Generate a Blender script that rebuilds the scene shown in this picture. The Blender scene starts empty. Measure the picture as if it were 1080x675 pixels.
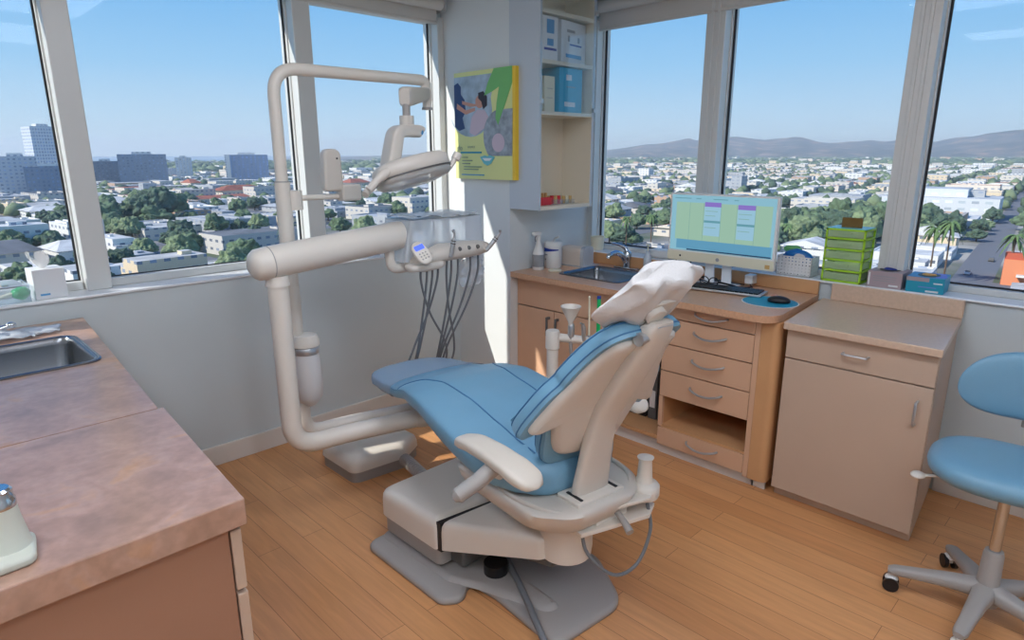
import bpy, bmesh, math, random
from mathutils import Vector, Matrix, noise
PI = math.pi
random.seed(7)
scn = bpy.context.scene
COL = scn.collection

# ------------------------------------------------------------------ materials
def lin(c):
    return tuple(((x/255/12.92) if x/255 <= .04045 else ((x/255+.055)/1.055)**2.4) for x in c)

def mat(name, rgb, rough=.5, metal=0., var=0., scale=8., bump=0., bscale=60., spec=.5, trans=0., emit=None, estr=1., coat=0., alpha=1.):
    m = bpy.data.materials.new(name); m.use_nodes = True
    nt = m.node_tree; b = nt.nodes['Principled BSDF']
    c = lin(rgb)
    b.inputs['Base Color'].default_value = (*c, 1)
    b.inputs['Roughness'].default_value = rough
    b.inputs['Metallic'].default_value = metal
    b.inputs['Specular IOR Level'].default_value = spec
    b.inputs['Transmission Weight'].default_value = trans
    b.inputs['Coat Weight'].default_value = coat
    b.inputs['Alpha'].default_value = alpha
    if emit:
        b.inputs['Emission Color'].default_value = (*lin(emit), 1)
        b.inputs['Emission Strength'].default_value = estr
    if var or bump:
        tc = nt.nodes.new('ShaderNodeTexCoord')
        if var:
            n = nt.nodes.new('ShaderNodeTexNoise'); n.inputs['Scale'].default_value = scale
            n.inputs['Detail'].default_value = 4
            nt.links.new(tc.outputs['Object'], n.inputs['Vector'])
            r = nt.nodes.new('ShaderNodeValToRGB')
            r.color_ramp.elements[0].position = .3; r.color_ramp.elements[1].position = .7
            r.color_ramp.elements[0].color = (*[x*(1-var) for x in c], 1)
            r.color_ramp.elements[1].color = (*[min(1, x*(1+var)) for x in c], 1)
            nt.links.new(n.outputs['Fac'], r.inputs['Fac'])
            nt.links.new(r.outputs['Color'], b.inputs['Base Color'])
        if bump:
            n2 = nt.nodes.new('ShaderNodeTexNoise'); n2.inputs['Scale'].default_value = bscale
            nt.links.new(tc.outputs['Object'], n2.inputs['Vector'])
            bp = nt.nodes.new('ShaderNodeBump'); bp.inputs['Strength'].default_value = bump
            bp.inputs['Distance'].default_value = .002
            nt.links.new(n2.outputs['Fac'], bp.inputs['Height'])
            nt.links.new(bp.outputs['Normal'], b.inputs['Normal'])
    return m

def glass_mat(name, tint=(1, 1, 1), gloss=.06, milk=0., rough=.02, milkcol=(1, 1, 1)):
    m = bpy.data.materials.new(name); m.use_nodes = True
    nt = m.node_tree; nt.nodes.clear(); N = nt.nodes.new; L = nt.links.new
    out = N('ShaderNodeOutputMaterial'); tr = N('ShaderNodeBsdfTransparent'); gl = N('ShaderNodeBsdfGlossy')
    tr.inputs['Color'].default_value = (*tint, 1); gl.inputs['Roughness'].default_value = rough
    mx = N('ShaderNodeMixShader'); mx.inputs['Fac'].default_value = gloss
    if gloss > .02:
        lw = N('ShaderNodeLayerWeight'); lw.inputs['Blend'].default_value = .35
        mu = N('ShaderNodeMath'); mu.operation = 'MULTIPLY_ADD'; mu.inputs[1].default_value = gloss*3; mu.inputs[2].default_value = gloss*.4
        L(lw.outputs['Fresnel'], mu.inputs[0]); L(mu.outputs[0], mx.inputs['Fac'])
    L(tr.outputs[0], mx.inputs[1]); L(gl.outputs[0], mx.inputs[2])
    last = mx
    if milk:
        d = N('ShaderNodeBsdfDiffuse'); d.inputs['Color'].default_value = (*milkcol, 1)
        m2 = N('ShaderNodeMixShader'); m2.inputs['Fac'].default_value = milk
        L(mx.outputs[0], m2.inputs[1]); L(d.outputs[0], m2.inputs[2]); last = m2
    L(last.outputs[0], out.inputs['Surface'])
    return m

M = {}
M['paint'] = mat('wall_paint', (202, 211, 213), .6, var=.02, scale=3, bump=.15, bscale=250)
M['paint_corner'] = mat('corner_wall_paint', (214, 218, 218), .55, bump=.12, bscale=250)
M['ceiling'] = mat('ceiling_paint', (225, 225, 220), .8)
M['sill'] = mat('sill_white', (228, 231, 233), .14)
M['frame'] = mat('window_frame_aluminium', (212, 213, 210), .4, metal=.15)
M['gasket'] = mat('window_gasket', (40, 42, 46), .6)
M['base'] = mat('baseboard_white', (222, 216, 208), .4)
M['vinyl'] = mat('blue_vinyl', (116, 162, 188), .38, var=.04, scale=5, bump=.25, bscale=350)
M['vinyl_seam'] = mat('blue_vinyl_seam', (60, 112, 152), .5)
M['shell'] = mat('beige_plastic', (208, 200, 189), .38, var=.015, scale=3)
M['shell2'] = mat('warm_white_plastic', (224, 216, 204), .35)
M['greyp'] = mat('grey_plastic', (160, 155, 150), .42, bump=.2, bscale=300)
M['greyd'] = mat('dark_grey_plastic', (95, 94, 92), .5)
M['black'] = mat('black_plastic', (22, 22, 24), .4)
M['white'] = mat('white_plastic', (232, 230, 226), .35)
M['chrome'] = mat('chrome', (205, 208, 212), .16, metal=1.)
M['steel'] = mat('brushed_steel', (196, 198, 200), .32, metal=.75, bump=.1, bscale=200)
M['tissue'] = mat('tissue_white', (240, 240, 238), .8)
M['sinksteel'] = mat('sink_steel', (135, 138, 142), .24, metal=1.)
M['lam'] = mat('maple_laminate', (212, 170, 138), .42, var=.035, scale=5)
M['lamtop'] = mat('speckled_counter_laminate', (206, 160, 126), .3, var=.09, scale=90)
M['lamside'] = mat('orange_maple', (205, 155, 108), .45, var=.05, scale=6)
M['taupe'] = mat('taupe_laminate', (196, 170, 148), .42, var=.02, scale=4)
M['brown'] = mat('brown_laminate', (160, 118, 94), .45, var=.03, scale=5)
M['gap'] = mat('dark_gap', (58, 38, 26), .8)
M['hose'] = mat('grey_hose', (112, 116, 120), .45)
M['paper'] = mat('white_crepe_paper', (206, 203, 200), .85, bump=.6, bscale=160)
M['film'] = glass_mat('clear_barrier_film', (.93, .96, 1.), .16, .42, .12, (.84, .9, .95))
M['glass'] = glass_mat('window_glass', (.985, .99, .985), .007)
M['cabglass'] = glass_mat('cabinet_glass', (.94, .97, .99), .04, .02, .03, (.5, .65, .75))
M['clearp'] = glass_mat('clear_frosted_plastic', (.80, .93, .62), .12, .38, .15, (.72, .86, .60))
M['green'] = mat('lime_green_plastic', (168, 214, 52), .35)
M['cardboard'] = mat('brown_cardboard', (120, 92, 40), .7)
M['teal'] = mat('teal', (20, 145, 175), .5)
M['tealbox'] = mat('teal_carton', (30, 150, 178), .4)
M['cyanbox'] = mat('blue_carton', (50, 165, 200), .35)
M['bluebag'] = mat('blue_plastic_bag', (20, 105, 175), .35)
M['print_blue'] = mat('blue_print', (80, 150, 200), .5)
M['print_navy'] = mat('navy_print', (30, 60, 150), .5)
M['print_grey'] = mat('grey_print', (150, 152, 155), .6)
M['cream'] = mat('cream_plastic', (228, 222, 196), .5)
M['carton'] = mat('white_carton', (222, 224, 226), .5)
M['mauvebox'] = mat('mauve_grey_carton', (170, 152, 156), .5)
M['lilac'] = mat('lilac_print', (120, 130, 215), .5)
M['red'] = mat('red_plastic', (205, 30, 40), .35)
M['yellow'] = mat('yellow_edge', (238, 200, 60), .5)
M['towel'] = mat('beige_dispenser', (215, 200, 185), .4)
M['skin'] = mat('print_skin', (205, 150, 130), .6)
M['greengel'] = mat('green_gel', (0, 190, 100), .15, trans=.3)
M['leafp'] = mat('leaf_print', (120, 188, 110), .6)
M['amber'] = mat('amber_vials', (205, 165, 100), .3)
M['screen_blue'] = mat('display_blue', (60, 90, 220), .3, emit=(90, 120, 240), estr=.7)
M['led'] = mat('ceiling_lamp_diffuser', (255, 250, 240), .6, emit=(232, 240, 255), estr=9.5)  # glow of the added fill lamps, which stay out of view

def lamp_glass():
    return glass_mat('light_head_lens', (.92, .92, .9), .2, .35, .1, (.8, .78, .74))
M['lens'] = lamp_glass()

def floor_mat():
    m = bpy.data.materials.new('wood_plank_floor'); m.use_nodes = True
    nt = m.node_tree; b = nt.nodes['Principled BSDF']; N = nt.nodes.new; L = nt.links.new
    tc = N('ShaderNodeTexCoord'); mp = N('ShaderNodeMapping'); mp.inputs['Rotation'].default_value = (0, 0, PI/2)
    L(tc.outputs['Object'], mp.inputs['Vector'])
    br = N('ShaderNodeTexBrick'); br.offset = .37; br.inputs['Scale'].default_value = 1
    br.inputs['Brick Width'].default_value = 1.15; br.inputs['Row Height'].default_value = .095
    br.inputs['Mortar Size'].default_value = .0012; br.inputs['Mortar Smooth'].default_value = .3; br.inputs['Bias'].default_value = -.2
    br.inputs['Color1'].default_value = (*lin((218, 160, 108)), 1)
    br.inputs['Color2'].default_value = (*lin((205, 144, 92)), 1)
    br.inputs['Mortar'].default_value = (*lin((150, 98, 58)), 1)
    L(mp.outputs[0], br.inputs['Vector'])
    m2 = N('ShaderNodeMapping'); m2.inputs['Scale'].default_value = (28, 2.2, 1)
    L(tc.outputs['Object'], m2.inputs['Vector'])
    n = N('ShaderNodeTexNoise'); n.inputs['Scale'].default_value = 1.6; n.inputs['Detail'].default_value = 6; n.inputs['Distortion'].default_value = .8
    L(m2.outputs[0], n.inputs['Vector'])
    rp = N('ShaderNodeValToRGB'); rp.color_ramp.elements[0].position = .3; rp.color_ramp.elements[1].position = .75
    rp.color_ramp.elements[0].color = (.80, .78, .74, 1); rp.color_ramp.elements[1].color = (1.06, 1.04, 1.02, 1)
    L(n.outputs['Fac'], rp.inputs['Fac'])
    mx = N('ShaderNodeMix'); mx.data_type = 'RGBA'; mx.blend_type = 'MULTIPLY'; mx.inputs['Factor'].default_value = .7
    L(br.outputs['Color'], mx.inputs['A']); L(rp.outputs['Color'], mx.inputs['B'])
    L(mx.outputs['Result'], b.inputs['Base Color'])
    b.inputs['Roughness'].default_value = .33
    bp = N('ShaderNodeBump'); bp.inputs['Strength'].default_value = .15; bp.inputs['Distance'].default_value = .002
    inv = N('ShaderNodeMath'); inv.operation = 'SUBTRACT'; inv.inputs[0].default_value = 1
    L(br.outputs['Fac'], inv.inputs[1]); L(inv.outputs[0], bp.inputs['Height']); L(bp.outputs['Normal'], b.inputs['Normal'])
    return m
M['floor'] = floor_mat()

def counter_mat():
    m = bpy.data.materials.new('mottled_stone_laminate'); m.use_nodes = True
    nt = m.node_tree; b = nt.nodes['Principled BSDF']; N = nt.nodes.new; L = nt.links.new
    tc = N('ShaderNodeTexCoord')
    n = N('ShaderNodeTexNoise'); n.inputs['Scale'].default_value = 7; n.inputs['Detail'].default_value = 10; n.inputs['Distortion'].default_value = .9
    L(tc.outputs['Object'], n.inputs['Vector'])
    r = N('ShaderNodeValToRGB'); e = r.color_ramp.elements
    e[0].position = .3; e[0].color = (*lin((158, 126, 108)), 1)
    e[1].position = .72; e[1].color = (*lin((194, 148, 112)), 1)
    k = e.new(.5); k.color = (*lin((176, 140, 120)), 1)
    k = e.new(.6); k.color = (*lin((182, 148, 130)), 1)
    L(n.outputs['Fac'], r.inputs['Fac'])
    n2 = N('ShaderNodeTexNoise'); n2.inputs['Scale'].default_value = 45; n2.inputs['Detail'].default_value = 5
    L(tc.outputs['Object'], n2.inputs['Vector'])
    r2 = N('ShaderNodeValToRGB'); r2.color_ramp.elements[0].position = .35; r2.color_ramp.elements[1].position = .65
    r2.color_ramp.elements[0].color = (.78, .76, .74, 1); r2.color_ramp.elements[1].color = (1.08, 1.06, 1.05, 1)
    L(n2.outputs['Fac'], r2.inputs['Fac'])
    mx = N('ShaderNodeMix'); mx.data_type = 'RGBA'; mx.blend_type = 'MULTIPLY'; mx.inputs['Factor'].default_value = .55
    L(r.outputs['Color'], mx.inputs['A']); L(r2.outputs['Color'], mx.inputs['B'])
    L(mx.outputs['Result'], b.inputs['Base Color'])
    b.inputs['Roughness'].default_value = .3; b.inputs['Coat Weight'].default_value = .25; b.inputs['Coat Roughness'].default_value = .15
    return m
M['stone'] = counter_mat()

# ------------------------------------------------------------------ mesh building
class MB:
    def __init__(s): s.v = []; s.f = []; s.mi = []; s.cur = 0
    def add(s, vs, fs):
        k = len(s.v); s.v += [tuple(v) for v in vs]
        for f in fs: s.f.append([i+k for i in f]); s.mi.append(s.cur)
        return s
    def box(s, x0, x1, y0, y1, z0, z1):
        vs = [(x, y, z) for z in (z0, z1) for (x, y) in ((x0, y0), (x1, y0), (x1, y1), (x0, y1))]
        return s.add(vs, [(0, 3, 2, 1), (4, 5, 6, 7), (0, 1, 5, 4), (1, 2, 6, 5), (2, 3, 7, 6), (3, 0, 4, 7)])
    def obox(s, c, size, rot):
        R = rot if isinstance(rot, Matrix) else Matrix.Rotation(rot, 3, 'Z')
        c = Vector(c); hx, hy, hz = [q/2 for q in size]
        vs = [c + R @ Vector((x, y, z)) for z in (-hz, hz) for (x, y) in ((-hx, -hy), (hx, -hy), (hx, hy), (-hx, hy))]
        return s.add(vs, [(0, 3, 2, 1), (4, 5, 6, 7), (0, 1, 5, 4), (1, 2, 6, 5), (2, 3, 7, 6), (3, 0, 4, 7)])
    def loft(s, rings, caps=True, closed=True):
        n = len(rings[0]); k = len(s.v)
        for r in rings: s.v += [tuple(p) for p in r]
        for i in range(len(rings)-1):
            for j in range(n if closed else n-1):
                a = k+i*n+j; b = k+i*n+(j+1) % n
                s.f.append([a, b, b+n, a+n]); s.mi.append(s.cur)
        if caps and closed:
            s.f.append([k+j for j in range(n)][::-1]); s.mi.append(s.cur)
            s.f.append([k+(len(rings)-1)*n+j for j in range(n)]); s.mi.append(s.cur)
        return s
    def prism(s, pts, z0, z1):
        return s.loft([[(x, y, z0) for x, y in pts], [(x, y, z1) for x, y in pts]])
    def prismf(s, pts, fn, n0, n1, steps=1):
        return s.loft([[fn(a, b, n0+(n1-n0)*i/steps) for a, b in pts] for i in range(steps+1)])
    def cyl(s, p0, p1, r0, r1=None, seg=20):
        return s.tube([p0, p1], [r0, r0 if r1 is None else r1], seg)
    def tube(s, pts, r, seg=14, squash=1., caps=True):
        pts = [Vector(p) for p in pts]; n = len(pts)
        rr = r if isinstance(r, (list, tuple)) else [r]*n
        T = []
        for i in range(n):
            a = pts[max(0, i-1)]; b = pts[min(n-1, i+1)]
            T.append((b-a).normalized())
        up = Vector((0, 0, 1)) if abs(T[0].z) < .9 else Vector((1, 0, 0))
        X = T[0].cross(up).normalized(); rings = []
        for i in range(n):
            X = (X - T[i]*X.dot(T[i])).normalized(); Y = T[i].cross(X)
            rings.append([pts[i] + X*math.cos(2*PI*j/seg)*rr[i] + Y*math.sin(2*PI*j/seg)*rr[i]*squash for j in range(seg)])
        return s.loft(rings, caps)
    def lathe(s, prof, o, seg=24, rot=None):
        o = Vector(o); R = rot or Matrix.Identity(3)
        rings = [[o + R @ Vector((max(r, 1e-4)*math.cos(2*PI*j/seg), max(r, 1e-4)*math.sin(2*PI*j/seg), z)) for j in range(seg)] for r, z in prof]
        return s.loft(rings)
    def ell(s, c, r, seg=20, rows=12, rot=None, fn=None):
        c = Vector(c); R = rot or Matrix.Identity(3); rings = []
        for i in range(rows+1):
            t = -PI/2 + PI*i/rows; t = max(-PI/2+.03, min(PI/2-.03, t))
            ring = []
            for j in range(seg):
                a = 2*PI*j/seg
                p = Vector((math.cos(a)*math.cos(t)*r[0], math.sin(a)*math.cos(t)*r[1], math.sin(t)*r[2]))
                if fn: p = fn(p)
                ring.append(c + R @ p)
            rings.append(ring)
        return s.loft(rings)
    def build(s, name, m, parent=None, smooth=40, bevel=0, bseg=2, sub=0, label=None, data=None):
        me = bpy.data.meshes.new(name)
        vs = s.v
        if parent is not None:
            inv = WM[parent.name].inverted(); vs = [inv @ Vector(v) for v in vs]
        me.from_pydata([tuple(v) for v in vs], [], s.f)
        ms = m if isinstance(m, (list, tuple)) else [m]
        for q in ms: me.materials.append(M[q] if isinstance(q, str) else q)
        if len(ms) > 1: me.polygons.foreach_set('material_index', s.mi)
        bm = bmesh.new(); bm.from_mesh(me); bmesh.ops.recalc_face_normals(bm, faces=bm.faces); bm.to_mesh(me); bm.free()
        if smooth:
            me.polygons.foreach_set('use_smooth', [True]*len(me.polygons))
            me.set_sharp_from_angle(angle=math.radians(smooth))
        me.update()
        o = bpy.data.objects.new(name, me); COL.objects.link(o)
        if parent is not None:
            o.parent = parent; WM[o.name] = WM[parent.name]
        else: WM[o.name] = Matrix.Identity(4)
        if bevel:
            bv = o.modifiers.new('bevel', 'BEVEL'); bv.width = bevel; bv.segments = bseg; bv.limit_method = 'ANGLE'; bv.angle_limit = math.radians(35)
        if sub:
            sb = o.modifiers.new('sub', 'SUBSURF'); sb.levels = sub; sb.render_levels = sub
        if label: o['label'] = label
        return o
WM = {}
def recenter(o, p):
    """move a top-level mesh's origin to point p"""
    p = Vector(p); o.data.transform(Matrix.Translation(-p)); o.location = p; WM[o.name] = Matrix.Translation(p)
def tag(o, label, cat, group=None, kind=None):
    o['label'] = label; o['category'] = cat
    if group: o['group'] = group
    if kind: o['kind'] = kind
    return o
def thing(name, label, cat, loc, rz=0., group=None):
    o = bpy.data.objects.new(name, None); COL.objects.link(o)
    o.empty_display_size = .05
    o.location = loc; o.rotation_euler = (0, 0, rz)
    WM[o.name] = Matrix.Translation(loc) @ Matrix.Rotation(rz, 4, 'Z')
    return tag(o, label, cat, group)
def struct(o):
    o['kind'] = 'structure'; return o
def structE(name, loc=(0, 0, 0)):
    o = bpy.data.objects.new(name, None); COL.objects.link(o); o.location = loc
    WM[o.name] = Matrix.Translation(loc); o['kind'] = 'structure'; return o
def rounded(pts, r, seg=6):
    n = len(pts); out = []
    rs = r if isinstance(r, (list, tuple)) else [r]*n
    for i in range(n):
        p = Vector(pts[i]); a = Vector(pts[i-1]); b = Vector(pts[(i+1) % n])
        da = (a-p); db = (b-p); la = da.length; lb = db.length; da.normalize(); db.normalize()
        ang = da.angle(db); q = min(rs[i]/math.tan(ang/2), la*.49, lb*.49)
        if q < 1e-5: out.append(tuple(p)); continue
        A = p+da*q; B = p+db*q
        for k in range(seg+1):
            t = k/seg; out.append(tuple((1-t)**2*A + 2*t*(1-t)*p + t*t*B))
    return out
def fillet(pts, r, seg=8):
    out = [Vector(pts[0])]
    rs = r if isinstance(r, (list, tuple)) else [r]*len(pts)
    for i in range(1, len(pts)-1):
        p = Vector(pts[i]); a = Vector(pts[i-1])-p; b = Vector(pts[i+1])-p
        q = min(rs[i], a.length*.49, b.length*.49); A = p+a.normalized()*q; B = p+b.normalized()*q
        for k in range(seg+1):
            t = k/seg; out.append((1-t)**2*A + 2*t*(1-t)*p + t*t*B)
    out.append(Vector(pts[-1])); return out
def catmull(P, n=6):
    P = [Vector(p) for p in P]; out = []
    for i in range(len(P)-1):
        p0 = P[max(0, i-1)]; p1 = P[i]; p2 = P[i+1]; p3 = P[min(len(P)-1, i+2)]
        for k in range(n):
            t = k/n
            out.append(.5*((2*p1) + (p2-p0)*t + (2*p0-5*p1+4*p2-p3)*t*t + (3*p1-p0-3*p2+p3)*t**3))
    out.append(P[-1]); return out
def interp(tab, x):
    if x <= tab[0][0]: return tab[0][1]
    for (a, ya), (b, yb) in zip(tab, tab[1:]):
        if x <= b:
            t = (x-a)/(b-a); t = t*t*(3-2*t)*.5 + t*.5
            return ya+(yb-ya)*t
    return tab[-1][1]
def se(c, e): return math.copysign(abs(c)**e, c)
def text(name, body, size, m, parent, mw, align='LEFT'):
    cu = bpy.data.curves.new(name, 'FONT'); cu.body = body; cu.size = size; cu.extrude = .0003; cu.align_x = align
    cu.materials.append(M[m]); o = bpy.data.objects.new(name, cu); COL.objects.link(o)
    bpy.context.view_layer.update(); me = bpy.data.meshes.new_from_object(o); me.materials.clear(); me.materials.append(M[m])
    bpy.data.objects.remove(o); o = bpy.data.objects.new(name, me); COL.objects.link(o)
    me.transform(WM[parent.name].inverted() @ mw); o.parent = parent; WM[o.name] = WM[parent.name]
    return o
def facing(p, right, up=(0, 0, 1)):
    r = Vector(right).normalized(); u = Vector(up).normalized(); n = r.cross(u)
    return Matrix(((r.x, u.x, n.x, p[0]), (r.y, u.y, n.y, p[1]), (r.z, u.z, n.z, p[2]), (0, 0, 0, 1)))
def kids(o): return [c for c in o.children]
def dup(root, loc, rz, label=None, group=None):
    r = root.copy(); COL.objects.link(r); r.location = loc; r.rotation_euler = (0, 0, rz)
    if label: r['label'] = label
    if group: r['group'] = group
    for ch in list(root.children):
        c = ch.copy(); COL.objects.link(c); c.parent = r
        for g in ch.children:
            d = g.copy(); COL.objects.link(d); d.parent = c
    return r

# ------------------------------------------------------------------ camera, world, sun
cam_d = bpy.data.cameras.new('camera'); cam = bpy.data.objects.new('camera', cam_d); COL.objects.link(cam)
yaw, pit, rol = 0.7892716165, 0.2530496339, -0.0024845432
f = Vector((math.cos(yaw)*math.cos(pit), math.sin(yaw)*math.cos(pit), -math.sin(pit)))
r = Vector((math.sin(yaw), -math.cos(yaw), 0)); u = r.cross(f)
r2 = r*math.cos(rol)+u*math.sin(rol); u2 = -r*math.sin(rol)+u*math.cos(rol)
cam.matrix_world = Matrix(((r2.x, u2.x, -f.x, 0), (r2.y, u2.y, -f.y, 0), (r2.z, u2.z, -f.z, 1.55), (0, 0, 0, 1)))
cam_d.sensor_width = 36; cam_d.lens = 675.39/1080*36; cam_d.clip_start = .02; cam_d.clip_end = 30000
scn.camera = cam
scn.view_settings.view_transform = 'Standard'; scn.view_settings.look = 'None'
scn.view_settings.gamma = 1; scn.view_settings.use_curve_mapping = False
scn.view_settings.exposure = 0.0
scn.cycles.use_denoising = True
scn.cycles.max_bounces = 8; scn.cycles.diffuse_bounces = 5; scn.cycles.transparent_max_bounces = 24
scn.cycles.sample_clamp_indirect = 6

w = bpy.data.worlds.new('sky'); scn.world = w; w.use_nodes = True
nt = w.node_tree; nt.nodes.clear(); N = nt.nodes.new; L = nt.links.new
out = N('ShaderNodeOutputWorld'); bg = N('ShaderNodeBackground'); tc = N('ShaderNodeTexCoord'); sx = N('ShaderNodeSeparateXYZ')
L(tc.outputs['Generated'], sx.inputs[0])
rp = N('ShaderNodeValToRGB'); e = rp.color_ramp.elements
mr = N('ShaderNodeMapRange'); mr.inputs['From Min'].default_value = -.06; mr.inputs['From Max'].default_value = .6
L(sx.outputs['Z'], mr.inputs['Value']); L(mr.outputs[0], rp.inputs['Fac'])
e[0].position = 0; e[0].color = (*lin((176, 205, 230)), 1)
e[1].position = 1; e[1].color = (*lin((60, 125, 205)), 1)
for z, c in ((.0, (200, 224, 242)), (.05, (186, 220, 247)), (.12, (154, 206, 248)), (.2, (126, 190, 245)), (.28, (106, 176, 238)), (.4, (84, 154, 226))):
    k = e.new((z+.06)/.66); k.color = (*lin(c), 1)
# thin streaks of high cloud
mp = N('ShaderNodeMapping'); mp.inputs['Scale'].default_value = (1.6, 2.4, 9); mp.inputs['Rotation'].default_value = (.25, .2, .3)
L(tc.outputs['Generated'], mp.inputs['Vector'])
ns = N('ShaderNodeTexNoise'); ns.inputs['Scale'].default_value = 1.3; ns.inputs['Detail'].default_value = 4; ns.inputs['Distortion'].default_value = .6
L(mp.outputs[0], ns.inputs['Vector'])
cr = N('ShaderNodeMapRange'); cr.inputs['From Min'].default_value = .55; cr.inputs['From Max'].default_value = .8; cr.inputs['To Max'].default_value = .10
L(ns.outputs['Fac'], cr.inputs['Value'])
mx = N('ShaderNodeMix'); mx.data_type = 'RGBA'; L(cr.outputs[0], mx.inputs['Factor'])
L(rp.outputs['Color'], mx.inputs['A']); mx.inputs['B'].default_value = (*lin((215, 232, 245)), 1)
L(mx.outputs['Result'], bg.inputs['Color']); bg.inputs['Strength'].default_value = 1.0
L(bg.outputs[0], out.inputs['Surface'])

sd = bpy.data.lights.new('sun', 'SUN'); so = bpy.data.objects.new('sun', sd); COL.objects.link(so)
sd.energy = 5.0; sd.angle = math.radians(.55); sd.color = (1, .96, .9)
so.rotation_euler = Vector((2.85, -1, -2.15)).to_track_quat('-Z', 'Y').to_euler()
# ================================================================== ROOM SHELL
X0, X1, Y0, Y1, CZ = -1.6, 3.6, -1.7, 3.5, 2.62
struct(MB().box(X0-.1, 3.55, Y0-.1, 3.48, -.2, 0).build('floor', 'floor', smooth=0))
struct(MB().box(X0-.1, X1, Y0-.1, Y1, CZ, CZ+.15).build('ceiling', 'ceiling', smooth=0))
struct(MB().box(X0-.1, 2.70, 3.22, 3.48, 0, .953).build('wall_left', 'paint', smooth=0))
struct(MB().box(X0-.1, 2.70, 3.34, 3.48, 2.36, CZ).build('wall_left_header', 'paint', smooth=0))
struct(MB().box(3.36, 3.60, Y0-.1, 2.735, 0, .920).build('wall_right', 'paint', smooth=0))
struct(MB().box(3.46, 3.60, Y0-.1, 2.735, 2.36, CZ).build('wall_right_header', 'paint', smooth=0))
struct(MB().box(2.70, 3.60, 2.735, 3.5, 0, CZ).build('wall_corner', 'paint_corner', smooth=0))
struct(MB().box(X0-.12, X0, Y0-.1, Y1, 0, CZ).build('wall_back', 'paint', smooth=0))
struct(MB().box(X0-.1, X1, Y0-.12, Y0, 0, CZ).build('wall_near', 'paint', smooth=0))
# sills
struct(MB().box(X0, 2.70, 3.208, 3.48, .953, .965).build('trim_1', 'sill', bevel=.003, smooth=0))
struct(MB().box(3.34, 3.60, Y0, 2.735, .920, .932).build('trim_2', 'sill', bevel=.006, smooth=0))
# baseboards
struct(MB().box(.5, 2.70, 3.205, 3.222, 0, .105).build('baseboard_left', 'base', bevel=.004, smooth=0))
struct(MB().box(3.345, 3.362, Y0, .545, 0, .105).build('baseboard_right', 'base', bevel=.004, smooth=0))
struct(MB().box(2.683, 2.702, 2.74, 3.205, 0, .105).build('baseboard_corner', 'base', bevel=.004, smooth=0))
struct(MB().box(X0, X0+.015, Y0, 3.2, 0, .105).build('baseboard_back', 'base', bevel=.004, smooth=0))

tn = 3
GY, GX = 3.41, 3.53      # glass planes
def window_x(n, x0, x1):     # glazing in the left wall
    e_ = structE('window_%d' % n, ((x0+x1)/2, GY, .965))
    g = MB().box(x0, x1, GY-.004, GY+.004, 1.0, 2.36); g.build('pane', 'glass', e_, smooth=0)
    fb = MB().box(x0, x1, GY-.045, GY+.03, .965, 1.003); fb.box(x0, x1, GY-.045, GY+.03, 2.33, 2.36); fb.build('window_frame', 'frame', e_, bevel=.003, smooth=0)
    gk = MB(); t = .008
    gk.box(x0, x0+t, GY-.012, GY-.003, 1.0, 2.33); gk.box(x1-t, x1, GY-.012, GY-.003, 1.0, 2.33)
    gk.box(x0, x1, GY-.012, GY-.003, 1.0, 1.0+t); gk.build('gasket', 'gasket', e_, smooth=0)
def window_y(n, y0, y1):
    e_ = structE('window_%d' % n, (GX, (y0+y1)/2, .932))
    MB().box(GX-.004, GX+.004, y0, y1, .96, 2.36).build('pane', 'glass', e_, smooth=0)
    fb = MB().box(GX-.045, GX+.03, y0, y1, .932, .962); fb.box(GX-.045, GX+.03, y0, y1, 2.33, 2.36); fb.build('window_frame', 'frame', e_, bevel=.003, smooth=0)
    gk = MB(); t = .010
    gk.box(GX-.012, GX-.003, y0, y0+t, .96, 2.33); gk.box(GX-.012, GX-.003, y1-t, y1, .96, 2.33)
    gk.box(GX-.012, GX-.003, y0, y1, .96, .96+t); gk.build('gasket', 'gasket', e_, smooth=0)
AX = [(-1.6, -1.52), (-.46, -.36), (.632, .728), (1.712, 1.812), (2.655, 2.70)]
def mull_x(a, b):
    global tn
    m_ = MB(); m_.box(a, b, 3.315, GY+.05, .965, 2.36)
    m_.box(a-.008, b+.008, GY-.03, GY+.04, .965, 2.36)
    struct(m_.build('trim_%d' % tn, 'frame', bevel=.004, smooth=0)); tn += 1
for a, b in AX: mull_x(a, b)
for i in range(4): window_x(i+1, AX[i][1]+.008, AX[i+1][0]-.008)
BY = [(-1.7, -1.62), (-.42, -.31), (.822, .934), (1.832, 1.945), (2.70, 2.735)]
for i, (a, b) in enumerate(BY):
    m_ = MB(); m_.box(3.435, GX+.05, a, b, .932, 2.36)
    m_.box(GX-.03, GX+.04, a-.008, b+.008, .932, 2.36)
    m_.box(3.428, 3.437, a+.030, a+.046, .932, 2.36); m_.box(3.428, 3.437, b-.046, b-.030, .932, 2.36)
    struct(m_.build('trim_%d' % tn, 'frame', bevel=.003, smooth=0)); tn += 1
for i in range(4): window_y(i+5, BY[i][1]+.008, BY[i+1][0]-.008)

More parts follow.
